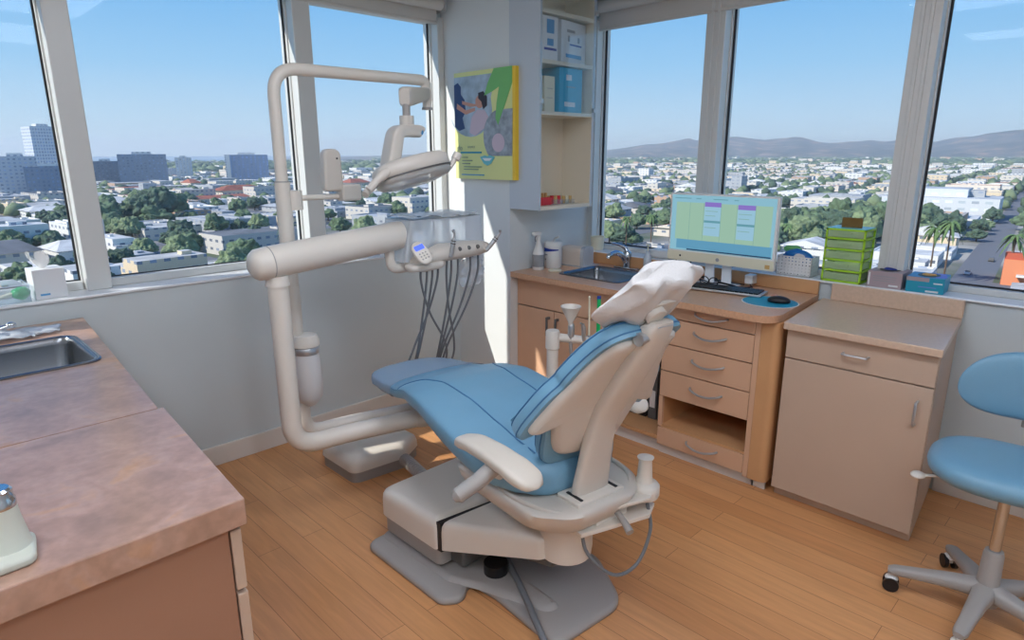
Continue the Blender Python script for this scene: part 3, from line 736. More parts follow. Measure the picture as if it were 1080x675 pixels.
# wipes tub
t = thing('wipes_tub', 'round white wipes tub with blue stripe beside the spray bottle', 'tub', (3.08, 2.60, .86))
wx, wy = 3.00, 2.655
t.location = (wx, wy, .86); WM[t.name] = Matrix.Translation((wx, wy, .86))
MB().lathe([(.052, 0), (.055, .004), (.055, .128), (.053, .130)], (wx, wy, .8602), 32).build('tub_body', 'white', t)
MB().lathe([(.057, .130), (.058, .132), (.058, .158), (.054, .163), (.001, .163)], (wx, wy, .86), 32).build('lid', 'white', t)
lb = MB(); pts = []
for i in range(13):
    a = PI*.78 + i*PI*.055; h = .010*(1-i/12)+.003
    pts.append((a, h))
rings = [[(wx+.0556*math.cos(a), wy+.0556*math.sin(a), .975-h), (wx+.0556*math.cos(a), wy+.0556*math.sin(a), .975+h)] for a, h in pts]
lb.loft(rings, caps=False, closed=False); lb.build('printed_stripe', 'print_navy', t)
for z, n in ((.945, 6), (.915, 4)):
    lb = MB(); rings = [[(wx+.0557*math.cos(a), wy+.0557*math.sin(a), z-.004), (wx+.0557*math.cos(a), wy+.0557*math.sin(a), z+.004)] for a in [PI*.85+i*.1 for i in range(n)]]
    lb.loft(rings, caps=False, closed=False); lb.build('printed_line', 'print_grey', t)
MB().tube(catmull([(wx, wy, 1.022), (wx+.004, wy-.006, 1.040), (wx+.018, wy-.030, 1.052)], 4), .006, 6, squash=.3).build('wipe', 'paper', t)
pk = MB().lathe([(.040, 0), (.042, .002), (.042, .008), (.036, .011), (.001, .010)], (2.905, 2.555, .8602), 28).build('puck', 'cream')
tag(pk, 'flat round pale disc lying in front of the wipes tub', 'disc'); recenter(pk, (2.905, 2.555, .861))
# towel/tissue dispenser
t = thing('glove_dispenser', 'beige rounded plastic box with clear end beside the wipes tub', 'dispenser', (3.22, 2.62, .86))
pr = rounded([(-.058, 0), (.058, 0), (.058, .118), (-.058, .118)], [.004, .004, .035, .035], 6)
a0 = Vector((3.175, 2.70, 0)); dr = Vector((.10, -1, 0)).normalized(); sd_ = Vector((dr.y, -dr.x, 0))
def dfn(a, z, n): return a0 + dr*n + sd_*a + Vector((0, 0, .862+z))
MB().prismf(pr, dfn, 0, .165).build('dispenser_body', 'towel', t, bevel=.003)
pr2 = [(a*1.02, z*1.02) for a, z in pr]
MB().prismf(pr2, dfn, .150, .175).build('clear_end', 'film', t)
MB().box(3.10, 3.28, 2.50, 2.725, .8602, .864).build('base_tray', 'film', t, smooth=0)
# cup on sill
t = thing('paper_cup', 'cream cup-shaped pot on the sill behind the faucet', 'pot', (3.415, 2.63, .932))
MB().lathe([(.040, 0), (.048, .085), (.049, .088), (.046, .088), (.038, .01), (.001, .01)], (3.415, 2.63, .9325), 28).build('pot_body', 'cream', t)
MB().lathe([(.043, .076), (.001, .078)], (3.415, 2.63, .9325), 24).build('filling', 'gap', t)
# white packet on sill left of monitor
t = thing('tissue_packet', 'crumpled white tissue packet on the sill left of the monitor', 'packet', (3.42, 2.10, .932))
MB().obox((3.42, 2.12, .9575), (.09, .16, .05), .1).build('wrapper', 'white', t, bevel=.012, bseg=3)
MB().obox((3.42, 2.03, .945), (.07, .05, .022), .3).build('sheet', 'paper', t, bevel=.005)

# monitor (all in one)
MX = 3.17; MY0, MY1, MZ0, MZ1 = 1.330, 1.940, .975, 1.345
t = thing('computer_monitor', 'white computer monitor showing a schedule, standing behind the headrest', 'monitor', (MX+.04, 1.64, .86))
MB().box(MX, MX+.028, MY0, MY1, MZ0, MZ1).build('monitor_body', 'white', t, smooth=0, bevel=.004)
MB().box(MX-.0012, MX, MY0, MY1, MZ0+.001, MZ0+.052).build('lower_bezel', 'cream', t, smooth=0)
def scr(name, m_, y0, y1, z0, z1, lift, par=t):
    return MB().box(MX-lift, MX-lift+.0008, min(y0, y1), max(y0, y1), z0, z1).build(name, m_, par, smooth=0)
def em(name, c, s=.75): M[name] = mat(name, tuple(int(x*.25) for x in c), .25, emit=c, estr=s)
em('scr_blue', (150, 205, 225)); em('scr_green', (168, 208, 185)); em('scr_low', (105, 170, 205)); em('scr_bar', (45, 80, 110)); em('scr_purple', (150, 125, 215)); em('scr_lblue', (165, 212, 235)); em('scr_teal', (110, 170, 185)); em('scr_line', (140, 185, 175))
SL, SR, SB, ST = MY1-.012, MY0+.012, MZ0+.060, MZ1-.010
SW, SH = SL-SR, ST-SB
sc_ = scr('screen', 'scr_blue', SL, SR, SB, ST, .0012)
def sp(m_, a, b, c, d, lift): scr('screen_panel', m_, SL-a*SW, SL-b*SW, ST-d*SH, ST-c*SH, lift, sc_)
sp('scr_green', .05, .97, .13, .82, .0022)
sp('scr_low', .07, .99, .80, .97, .0028); sp('scr_bar', .18, .99, .965, .99, .0034); sp('scr_blue', .02, .07, .80, .95, .0034)
for a, b, q in ((.34, .50, 0), (.66, .82, .02)):
    sp('scr_purple', a, b, .11+q, .19+q, .0034)
    sp('scr_lblue', a, b, .19+q, .43+q, .0034); sp('scr_teal', a, b, .43+q, .47+q, .0034); sp('scr_lblue', a, b, .47+q, .70+q, .0034)
    sp('scr_line', a+.01, b-.03, .26+q, .27+q, .0040); sp('scr_line', a+.01, b-.05, .34+q, .35+q, .0040); sp('scr_line', a+.01, b-.04, .55+q, .56+q, .0040)
for a in (.19, .33, .50, .65, .82): sp('scr_line', a, a+.004, .13, .80, .0032)
for a, b in ((.03, .20), (.25, .30), (.42, .56), (.62, .66)): sp('scr_teal', a, b, .05, .065, .0030)
MB().lathe([(.010, 0), (.010, .001), (.001, .001)], (MX-.0014, 1.635, MZ0+.026), 20, Matrix.Rotation(-PI/2, 3, 'Y')).build('round_logo', 'print_grey', t)
MB().box(MX-.002, MX-.001, MY0+.02, MY0+.045, MZ0+.010, MZ0+.030).build('sticker', 'amber', t, smooth=0)
MB().ell((MX-.001, 1.86, MZ0+.028), (.002, .006, .006)).build('camera_dot', 'black', t)
for y in (1.60, 1.70):
    MB().prismf([(y-.028, .866), (y+.028, .866), (y+.022, 1.10), (y-.022, 1.10)], lambda a, b, n: Vector((MX+.045+(b-.866)*-.06+n, a, b)), 0, .012).build('stand_leg', 'sill', t, bevel=.002, smooth=0)
MB().prism(rounded([(MX-.05, 1.54), (MX+.12, 1.54), (MX+.12, 1.75), (MX-.05, 1.75)], .02), .8602, .868).build('stand_foot', 'sill', t, bevel=.002)
# cables behind
for k_, P in enumerate(([(3.20, 1.88, 1.00), (3.24, 1.93, .93), (3.27, 1.85, .885), (3.28, 1.72, .872), (3.29, 1.60, .869)], [(3.20, 1.80, .99), (3.25, 1.84, .92), (3.26, 1.78, .88), (3.25, 1.68, .87), (3.27, 1.52, .869)], [(3.13, 1.72, .895), (3.10, 1.65, .885), (3.12, 1.58, .89), (3.17, 1.50, .872), (3.24, 1.46, .868)])):
    o = MB().tube(catmull(P, 6), .0035, 8).build('cable', 'black')
    tag(o, ['black cable curling down left behind the monitor', 'black cable lying beside the monitor stand', 'black cable bunched in front of the monitor stand'][k_], 'cable'); recenter(o, P[-1])
# glasses-like cable bundle -> dark eyeglasses on the keyboard's back edge
t = thing('eyeglasses', 'black-framed eyeglasses lying behind the keyboard under the monitor', 'eyeglasses', (3.14, 1.63, .88))
for y in (1.665, 1.61):
    MB().tube([(3.10+.002*math.sin(a), y+.026*math.cos(a), .897+.020*math.sin(a)) for a in [2*PI*i/18 for i in range(19)]], .003, 8, caps=False).build('lens_rim', 'black', t)
MB().tube([(3.10, 1.692, .90), (3.16, 1.70, .885), (3.20, 1.69, .868)], .0028, 8).build('temple_arm', 'black', t)
MB().tube([(3.10, 1.583, .90), (3.14, 1.53, .885), (3.18, 1.50, .868)], .0028, 8).build('temple_arm', 'black', t)
# keyboard
kx = [(2.975, 1.71), (3.105, 1.745), (3.165, 1.37), (3.03, 1.335)]
kc = Vector((3.068, 1.545, .863)); kr = math.atan2(-(1.71-1.335), (2.975-3.03))
ang = math.atan2(1.335-1.71, 3.03-2.975)   # long axis direction
R = Matrix.Rotation(ang, 3, 'Z')
t = thing('keyboard', 'black-keyed computer keyboard with silver edge in front of the monitor', 'keyboard', kc, ang)
b = MB(); b.obox(kc+Vector((0, 0, .006)), (.43, .135, .012), ang); b.build('keyboard_base', 'steel', t, bevel=.004, smooth=0)
def key_bm(bm_, a, c, w_, d_): bm_.obox(kc + R @ Vector((a, c, .0155)), (w_, d_, .007), ang)
for rr_ in range(6):
    km = MB(); n = 17; wd = .40/n
    for i in range(n):
        a = -.20+wd*(i+.5)
        if rr_ == 0 and 4 < i < 10: continue
        key_bm(km, a, -.050+.0195*rr_, wd*.86, .016)
    if rr_ == 0: key_bm(km, -.20+wd*7.5, -.050, wd*4.9, .016)
    km.build('key_row', 'black', t, smooth=0)
# mouse pad + mouse
mp_ = MB(); pts = [(3.03+.095*math.cos(a)*(1+.15*math.cos(2*a)), 1.255+.125*math.sin(a)) for a in [2*PI*i/40 for i in range(40)]]
mpd = thing('mouse_pad', 'oval teal mouse pad with white rim at the rounded counter end', 'mouse pad', (3.0, 1.25, .86))
pts = []
for i in range(44):
    a = 2*PI*i/44; pts.append((2.99+.115*math.cos(a), 1.255+.125*se(math.sin(a), .9)))
MB().prism([(2.99+(x-2.99)*1.04, 1.255+(y-1.255)*1.04) for x, y in pts], .8603, .8618).build('rim', 'white', mpd)
MB().prism(pts, .8618, .8634).build('pad', 'teal', mpd)
t = thing('computer_mouse', 'black computer mouse on the teal pad', 'mouse', (3.0, 1.215, .8635))
MB().ell((2.995, 1.215, .874), (.030, .052, .022), 24, 14, fn=lambda p: Vector((p.x, p.y, max(p.z, -.0095))), rot=Matrix.Rotation(.3, 3, 'Z')).build('mouse_body', 'black', t)
MB().ell((3.008, 1.242, .890), (.016, .018, .010)).build('reflective_patch', 'skin', t)  # reflection on the mouse put in as a matte pink lump
# outlet / charger on backsplash
t = thing('power_adapter', 'white plug-in power adapter on the backsplash right of the monitor stand', 'power adapter', (3.30, 1.50, .88))
MB().box(3.262, 3.3215, 1.475, 1.52, .875, .925).build('adapter_body', 'white', t, bevel=.006)
o = MB().tube(catmull([(3.27, 1.49, .875), (3.24, 1.47, .868), (3.21, 1.50, .866), (3.19, 1.56, .866)], 5), .003, 8).build('cord', 'black', t)

# perforated basket on sill
t = thing('storage_basket', 'white perforated plastic basket on the sill right of the monitor', 'basket', (3.43, 1.31, .932))
bx0_, bx1_, by0, by1, bz0, bz1 = 3.372, 3.475, 1.222, 1.400, .9325, 1.032
bk = MB()
def perf(ax, fixed, a0_, a1_, th):
    nx, nz = (10 if ax == 'y' else 5), 6
    # grid of bars leaves real square holes
    for i in range(nx+1):
        c = a0_+(a1_-a0_)*i/nx; h = (a1_-a0_)/nx*.31
        lo, hi = max(a0_, c-h), min(a1_, c+h)
        if ax == 'y': bk.box(fixed, fixed+th, lo, hi, bz0, bz1)
        else: bk.box(lo, hi, fixed, fixed+th, bz0, bz1)
    for k in range(nz+1):
        c = bz0+(bz1-bz0)*k/nz; h = .0052; lo, hi = max(bz0, c-h), min(bz1, c+h)
        if ax == 'y': bk.box(fixed+.0001, fixed+th-.0001, a0_, a1_, lo, hi)
        else: bk.box(a0_, a1_, fixed+.0001, fixed+th-.0001, lo, hi)
perf('y', bx0_, by0, by1, .002); perf('y', bx1_-.002, by0, by1, .002); perf('x', by0, bx0_, bx1_, .002); perf('x', by1-.002, bx0_, bx1_, .002)
bk.box(bx0_, bx1_, by0, by1, bz0, bz0+.003)
bk.build('basket_body', 'white', t, smooth=0)
def blob(name, label, cat, c, r_, m_, seed, amp=.35, rot=None):
    o = MB().ell(c, r_, 30, 20, rot=rot, fn=lambda p: Vector((p.x, p.y, p.z))*(1+amp*noise.noise(Vector(p)*26+Vector((seed, 0, 0))))).build(name, m_)
    tag(o, label, cat); recenter(o, (c[0], c[1], c[2]-r_[2]*.6)); return o
blob('plastic_bag', 'crumpled blue plastic bag sticking out of the perforated basket', 'bag', (3.424, 1.315, 1.03), (.040, .078, .035), 'bluebag', 3)
blob('plastic_bag', 'small green plastic bag behind the blue one in the basket', 'bag', (3.45, 1.35, 1.055), (.018, .05, .022), 'leafp', 9)
blob('crumpled_tissue', 'white crumpled tissue between the blue bag and the basket rim', 'tissue', (3.386, 1.29, 1.024), (.010, .028, .022), 'paper', 5)

# green drawer tower
t = thing('drawer_tower', 'lime green plastic tower of five clear mini drawers on the sill', 'drawer tower', (3.43, 1.08, .932))
gx0, gx1, gy0, gy1, gz0, gz1 = 3.350, 3.500, .978, 1.162, .9325, 1.195
fr = MB(); e_ = .009
for x in (gx0, gx1-e_):
    for y in (gy0, gy1-e_): fr.box(x, x+e_, y, y+e_, gz0, gz1)
H_ = (gz1-gz0)/5
for k in range(6):
    z = gz0+H_*k - (e_ if k == 5 else 0)
    fr.box(gx0, gx1, gy0, gy0+e_, z, z+e_); fr.box(gx0, gx1, gy1-e_, gy1, z, z+e_); fr.box(gx0, gx0+e_, gy0, gy1, z, z+e_); fr.box(gx1-e_, gx1, gy0, gy1, z, z+e_)
    if k < 5: fr.box(gx0+.004, gx1-.004, gy0+.004, gy1-.004, z, z+.0015)
fr.build('frame', 'green', t, smooth=0, bevel=.001)
for k in range(5):
    z = gz0+H_*k+e_+.002
    d = MB().box(gx0+.001, gx0+.004, gy0+.011, gy1-.011, z, z+H_-.017).box(gx0+.004, gx1-.008, gy0+.009, gy0+.011, z, z+H_-.018).box(gx0+.004, gx1-.008, gy1-.011, gy1-.009, z, z+H_-.018).box(gx0+.004, gx1-.008, gy0+.009, gy1-.009, z, z+.002).box(gx1-.01, gx1-.008, gy0+.009, gy1-.009, z, z+H_-.018)
    d = d.build('drawer', 'clearp', t, smooth=0)
    MB().box(gx0-.006, gx0, 1.04, 1.10, z+.018, z+.024).build('handle', 'clearp', d, smooth=0)
M['aqua'] = mat('aqua_plastic', (120, 205, 215), .3)
MB().box(gx0+.004, gx1-.004, gy0+.004, gy1-.004, gz1, gz1+.003).build('top_lid', 'aqua', t, smooth=0)
o = MB().tube([(gx0+.015, 1.11, gz0+H_+.022), (gx0+.015, 1.01, gz0+H_+.018)], .004, 8).build('dark_pen', 'black')
tag(o, 'dark pen lying inside the second drawer from the bottom of the green tower', 'pen'); recenter(o, (gx0+.015, 1.06, gz0+H_+.02))
o = MB().obox((3.41, 1.065, 1.222), (.012, .092, .048), .05).build('cardboard_box', 'cardboard', bevel=.001, smooth=0)
tag(o, 'small brown cardboard piece standing on the green drawer tower', 'cardboard'); recenter(o, (3.41, 1.065, 1.1985))

def tissue_like(name, label, c, size, rz, mcol, hole, blobm, prints):
    t = carton(name, label, 'glove box', c, size, rz, mcol, prints)
    x, y, z = c; R = Matrix.Rotation(rz, 3, 'Z'); top = z+size[2]
    pts = [(Vector((x, y, 0)) + R @ Vector((size[0]*.30*math.cos(a), size[1]*.36*math.sin(a), 0))) for a in [2*PI*i/28 for i in range(28)]]
    MB().prism([(p.x, p.y) for p in pts], top+.0016, top+.0030).build('opening', 'black', t)
    MB().ell((x, y, top+.004), (size[0]*.15, size[1]*.18, .008), fn=lambda p: p*(1+.4*noise.noise(p*90))).build('glove', blobm, t)
    return t
RY = -PI/2   # face towards -X
tb1 = tissue_like('glove_box', 'mauve grey glove box with blue glove showing, beside the green tower', (3.428, .875, .9325), (.148, .152, .076), RY, 'mauvebox', 0, 'print_navy', ((0, .015, .10, .004, 'print_grey'), (0, .005, .10, .003, 'print_grey'), (0, -.006, .09, .003, 'print_grey'), (.04, -.025, .04, .008, 'carton'), (-.066, 0, .006, .06, 'carton')))
tb2 = tissue_like('glove_box', 'teal and light blue glove box with tan glove showing on the sill', (3.428, .712, .9325), (.150, .155, .070), RY+.06, 'tealbox', 0, 'amber', ((-.03, .026, .09, .018, 'mauvebox'), (.05, .012, .035, .006, 'carton'), (.03, -.026, .05, .008, 'carton'), (.01, -.008, .07, .003, 'lilac')))
MB().obox((3.428, .712, 1.0034), (.152, .147, .0012), .06).build('printed_top', 'print_blue', tb2, smooth=0)
MB().obox((3.440, .668, 1.0044), (.12, .045, .0012), .25).build('printed_patch', 'lilac', tb2, smooth=0)

# binders in the open bay
for i, (y, h, m_, lab) in enumerate(((1.965, .30, 'black', 'black binder with white label, leftmost in the open cabinet bay'), (1.90, .30, 'black', 'black binder with white label in the middle of the open cabinet bay'), (1.835, .28, 'greyd', 'dark grey binder at the right of the open cabinet bay'), (1.775, .28, 'black', 'thin black binder next to the drawer cabinet in the open bay'))):
    t = thing('ring_binder', lab, 'binder', (3.07, y, .10), 0, 'binders in the open cabinet bay')
    MB().box(2.93, 3.22, y-.026, y+.026, .1005, .1+h).build('binder_cover', m_, t, smooth=0, bevel=.002)
    if i < 3: MB().box(2.9285, 2.9298, y-.017, y+.017, .17, .27).build('spine_label', 'white', t, smooth=0)
# ================================================================== DENTAL CHAIR
TH = math.radians(8); CO = Vector((1.52, 1.40, 0))
CU = Vector((-math.sin(TH), -math.cos(TH), 0)); CV = Vector((math.cos(TH), -math.sin(TH), 0))
def C(v, u, z): return CO + CV*v + CU*u + Vector((0, 0, z))
ch = thing('dental_chair', 'reclined blue vinyl dental chair with beige shell on a grey base plate', 'dental chair', CO, -TH)
# floor plate: wide front wings and a rounded tail
out = rounded([(1.19, 2.05), (1.185, 1.56), (1.25, 1.51), (1.335, 1.575), (1.345, 1.44), (1.315, 1.13), (1.64, 1.10), (1.80, 1.34), (1.72, 1.575), (1.80, 1.53), (1.88, 1.58), (1.88, 2.05)],
              [.06, .05, .05, .05, .06, .05, .12, .12, .05, .05, .05, .06], 6)
def inset(pts, d):
    cx = sum(p[0] for p in pts)/len(pts); n = len(pts); o_ = []
    for i in range(n):
        a = Vector(pts[i-1]); b = Vector(pts[(i+1) % n]); t_ = (b-a); 
        if t_.length < 1e-6: o_.append(pts[i]); continue
        t_.normalize(); nn = Vector((-t_.y, t_.x)); o_.append((pts[i][0]+nn.x*d, pts[i][1]+nn.y*d))
    return o_
area = sum(out[i-1][0]*out[i][1]-out[i][0]*out[i-1][1] for i in range(len(out)))
sg = 1 if area > 0 else -1
b = MB(); b.loft([[(x, y, z) for x, y in (inset(out, d*sg) if d else out)] for z, d in ((.0, .004), (.004, 0), (.016, 0), (.024, .006), (.028, .018))])
b.build('base_plate', 'greyp', ch, smooth=60)
# raised riser under the covers
rp_ = rounded([(1.265, 2.04), (1.275, 1.62), (1.33, 1.50), (1.41, 1.25), (1.46, 1.24), (1.48, 1.60), (1.80, 1.62), (1.80, 2.04)], .04, 5)
b = MB(); b.loft([[(x, y, z) for x, y in (inset(rp_, d*sg))] for z, d in ((.026, -.008), (.036, 0), (.042, .008), (.044, .02))])
b.build('base_riser', 'greyp', ch, smooth=60)
b = MB(); p_ = rounded([(1.275, 2.03), (1.275, 1.67), (1.80, 1.67), (1.80, 2.03)], .03, 5)
b.prism(p_, .06, .165); b.build('pedestal_skirt', 'greyp', ch, smooth=40, bevel=.004)
# lift covers: front block and tapered rear block
def cover(pts, zb, zt, m_, name, r_=.03, lift=None):
    b = MB(); rings = []
    for k, (f_, d) in enumerate(((0, 0), (.60, 0), (.78, .002), (.90, .008), (.97, .018), (1.0, .032))):
        rings.append([(x, y, zb(x, y) + (zt(x, y)-zb(x, y))*f_) for x, y in sinset(pts, d)])
    b.loft(rings); return b.build(name, m_, ch, smooth=50)
def sinset(pts, d):
    cx = (max(p[0] for p in pts)+min(p[0] for p in pts))/2; cy = (max(p[1] for p in pts)+min(p[1] for p in pts))/2
    hx = (max(p[0] for p in pts)-min(p[0] for p in pts))/2; hy = (max(p[1] for p in pts)-min(p[1] for p in pts))/2
    return [(cx+(x-cx)*(1-d/hx), cy+(y-cy)*(1-d/hy)) for x, y in pts]
def ccw(p): return sum(p[i-1][0]*p[i][1]-p[i][0]*p[i-1][1] for i in range(len(p))) > 0
P1 = rounded([(1.262, 2.045), (1.262, 1.676), (1.80, 1.604), (1.815, 2.045)], [.05, .012, .012, .05], 6)
sg2 = 1 if ccw(P1) else -1
cover(P1, lambda x, y: .135 + .06*max(0, 2.05-y)*0, lambda x, y: .245+.04*(2.045-y), 'shell2', 'front_cover')
P2 = rounded([(1.264, 1.656), (1.395, 1.275), (1.42, 1.26), (1.60, 1.26), (1.80, 1.588)], [.014, .03, .02, .03, .014], 6)
sg2 = 1 if ccw(P2) else -1
cover(P2, lambda x, y: .14+.22*(1.664-y), lambda x, y: .262+.13*(1.664-y), 'shell2', 'rear_cover')
MB().prism([(1.272, 1.679), (1.272, 1.655), (1.79, 1.588), (1.79, 1.607)], .13, .247).build('cover_gap_seal', 'black', ch, smooth=0)  # black strip put in for the shade of the groove between the covers
b = MB(); b.prism([(1.33, 1.66), (1.45, 1.27), (1.60, 1.25), (1.74, 1.62)], .165, .24); b.box(1.33, 1.76, 1.60, 1.72, .06, .22)
b.build('lift_arm', 'greyd', ch, smooth=0, bevel=.01)
MB().tube(catmull([(1.55, 1.66, .12), (1.53, 1.60, .075), (1.49, 1.53, .058), (1.40, 1.36, .056), (1.31, 1.20, .050), (1.27, 1.10, .018), (1.24, 1.0, .014)], 6), .012, 10).build('cable', 'hose', ch)
MB().cyl((1.42, 1.52, .040), (1.42, 1.52, .085), .045, seg=24).build('rubber_cap', 'black', ch)
# column
MB().lathe([(.06, .215), (.088, .225), (.092, .26), (.092, .38), (.10, .41)], tuple(C(.0, .150, 0)), 32).build('swivel_column', 'shell2', ch)
# seat frame: bowl under the seat, open to the rear
def sfring(z, w_, uf, ub, r_):
    return [C(a, b_, z) for a, b_ in rounded([(-w_, uf), (w_, uf), (w_*.98, ub-.10), (w_*.55, ub), (-w_*.55, ub), (-w_*.98, ub-.10)], [r_, r_, .12, .12, .12, .12], 7)]
b = MB(); b.loft([sfring(.345, .10, -.04, .20, .05), sfring(.37, .16, -.10, .255, .06), sfring(.41, .205, -.15, .305, .07), sfring(.455, .232, -.19, .335, .07), sfring(.485, .238, -.20, .345, .07), sfring(.497, .228, -.19, .335, .07), sfring(.50, .19, -.16, .30, .06)])
b.build('seat_frame', 'shell', ch, smooth=60)
b = MB(); b.loft([sfring(.49, .19, -.30, .20, .06), sfring(.535, .19, -.34, .20, .06)]); b.build('seat_pan', 'greyp', ch, smooth=40, bevel=.004)
# rear side wings of frame (raised lips)
for s_ in (-1, 1):
    pts = [C(s_*.205, -.06, .485), C(s_*.215, .06, .497), C(s_*.215, .16, .50), C(s_*.19, .25, .498), C(s_*.13, .31, .485)]
    MB().tube(catmull(pts, 5), .009, 10).build('frame_rim', 'shell', ch)
b = MB(); b.obox(C(0, .265, .503), (.20, .10, .016), -TH); b.build('hinge_cover', 'shell2', ch, bevel=.004, smooth=0)
for v_ in (-.075, .075): MB().obox(C(v_, .27, .512), (.010, .07, .004), -TH).build('slot', 'black', ch, smooth=0)

# seat cushion with leg rest and knee break
W_T = [(-.99, .15), (-.96, .185), (-.90, .205), (-.75, .222), (-.55, .25), (-.40, .275), (-.2, .292), (-.02, .29), (.07, .270), (.13, .235), (.18, .18), (.225, .12)]
Z_T = [(-.99, .600), (-.95, .607), (-.80, .622), (-.66, .645), (-.50, .690), (-.40, .700), (-.25, .685), (-.05, .650), (.08, .628), (.16, .615), (.225, .60)]
T_T = [(-.99, .045), (-.80, .055), (-.60, .065), (-.40, .085), (-.1, .11), (.1, .12), (.335, .11)]
def seat_section(u_, n=44, sc=1., crown=.012):
    w_ = interp(W_T, u_); zt = interp(Z_T, u_); th = interp(T_T, u_)
    ring = []
    for j in range(n):
        a = 2*PI*j/n; c_, s_ = math.cos(a), math.sin(a)
        x = se(c_, .5); y = se(s_, .42)
        z = zt - th/2 + y*th/2*sc
        if s_ > 0: z += crown*(1-(x)**2) - .010*math.exp(-((abs(x)-.93)/.08)**2)*0
        ring.append(C(w_*x*(1 if sc == 1 else sc), u_, z))
    return ring
us = [-.992, -.988, -.975] + [-.96+.02*i for i in range(59)] + [.208, .218, .224]
b = MB(); rings = []
for i, u_ in enumerate(us):
    e_ = min(1, (u_+.995)/.035); q = min(1, (.228-u_)/.05); k = math.sqrt(max(.02, 1-(1-e_)**2))*math.sqrt(max(.02, 1-(1-q)**2))
    w_ = interp(W_T, u_); zt = interp(Z_T, u_); th = interp(T_T, u_); ring = []
    for j in range(44):
        a = 2*PI*j/44; c_, s_ = math.cos(a), math.sin(a); x = se(c_, .5); y = se(s_, .42)
        z = zt-th/2 + y*th/2*k
        if s_ > 0:
            z += .014*(1-x*x)
            # gathered pleats near the rear of the seat
            if u_ > .02: z += .006*math.sin(u_*95+x*3)*math.exp(-((u_-.11)/.06)**2)*(abs(x) > .15)
        ring.append(C(w_*x*(.93+.07*k), u_, z))
    rings.append(ring)
b.loft(rings)
seat = b.build('seat_cushion', 'vinyl', ch, smooth=70)
def seat_top(v_, u_):
    w_ = interp(W_T, u_); x = max(-.999, min(.999, v_/w_)); zt = interp(Z_T, u_); th = interp(T_T, u_)
    cc = abs(x)**(1/.5); s_ = math.sqrt(max(0, 1-min(1, cc)**2)); return zt-th/2+se(s_, .42)*th/2+.014*(1-x*x)
# stitched seams
def seam(pts, par, m_='vinyl_seam', r_=.0028):
    P = catmull([Vector((v_, u_, 0)) for v_, u_ in pts], 6)
    MB().tube([C(p.x, p.y, seat_top(p.x, p.y)+.0005) for p in P], r_, 6).build('seam', m_, par)
seam([(-.244, -.585), (-.20, -.56), (-.155, -.48), (-.135, -.34), (-.13, -.15), (-.135, .05), (-.13, .14)], seat)
seam([(.244, -.585), (.20, -.56), (.155, -.48), (.135, -.34), (.13, -.15), (.135, .05), (.13, .14)], seat)
def pipe(s_):
    P = []
    for i in range(60):
        u_ = -.95+1.10*i/59; w_ = interp(W_T, u_); P.append(C(s_*w_*.985, u_, interp(Z_T, u_)-interp(T_T, u_)*.30))
    return P
for s_ in (-1, 1): MB().tube(pipe(s_), .003, 6).build('piping', 'vinyl_seam', seat)
# clear cover on the toe end
b = MB(); rings = []
for u_ in [-1.0, -.996, -.985] + [-.97+.03*i for i in range(11)]:
    e_ = min(1, (u_+1.003)/.035); k = math.sqrt(max(.02, 1-(1-e_)**2)); w_ = interp(W_T, u_)+.006; zt = interp(Z_T, u_); th = interp(T_T, u_); ring = []
    for j in range(36):
        a = 2*PI*j/36; c_, s_ = math.cos(a), math.sin(a); x = se(c_, .5); y = se(s_, .42); z = zt-th/2 + y*(th/2+.004)*k
        if s_ > 0: z += .014*(1-x*x)
        ring.append(C(w_*x*(.93+.07*k), u_, z + .0015*noise.noise(Vector((x*6, u_*30, s_*3)))))
    rings.append(ring)
b.loft(rings, caps=False)
M['toe_cover'] = glass_mat('clear_toe_cover', (.9, .95, 1.), .12, .34, .16, (.62, .74, .85))
b.build('toe_cover', 'toe_cover', ch, smooth=70)

# backrest frame: s along the back, n rearwards
BA = math.radians(57)
def B(v_, s_, n_):
    bend = .055*(1-min(1, (abs(v_)/.26)**2))*min(1, max(0, 1-s_/.22))      # bolstered: the middle sits further back low down
    curl = .09*max(0, (s_-.36)/.16)**2*.35
    u_ = .129 + s_*math.cos(BA) + (n_+bend+curl)*math.sin(BA); z_ = .700 + s_*math.sin(BA) - (n_+bend+curl)*math.cos(BA)
    return C(v_, u_, z_)
bk = bpy.data.objects.new('backrest', None); COL.objects.link(bk); bk.parent = ch; WM[bk.name] = WM[ch.name]
cush_out = [(-.272, .115), (-.266, .17), (-.235, .26), (-.205, .305), (-.200, .33), (-.172, .40), (-.157, .45), (-.14, .495), (-.105, .522), (-.05, .525)]
low = [(-.272, .115), (-.262, .088), (-.24, .088), (-.215, .135), (-.185, .115), (-.160, .00), (-.12, -.045), (-.04, -.050)]
def outline(side, low_):
    L_ = side; R_ = [(-a, b_) for a, b_ in reversed(side)]
    lo = [(-a, b_) for a, b_ in low_[1:]] + list(reversed(low_[1:]))
    return L_ + R_[0:] + lo
def smooth_outline(p, n=3):
    P = [Vector((a, b_, 0)) for a, b_ in p]; m_ = len(P); o_ = []
    for i in range(m_):
        p0, p1, p2, p3 = P[i-1], P[i], P[(i+1) % m_], P[(i+2) % m_]
        for k in range(n):
            t = k/n; q = .5*((2*p1)+(p2-p0)*t+(2*p0-5*p1+4*p2-p3)*t*t+(3*p1-p0-3*p2+p3)*t**3); o_.append((q.x, q.y))
    return o_
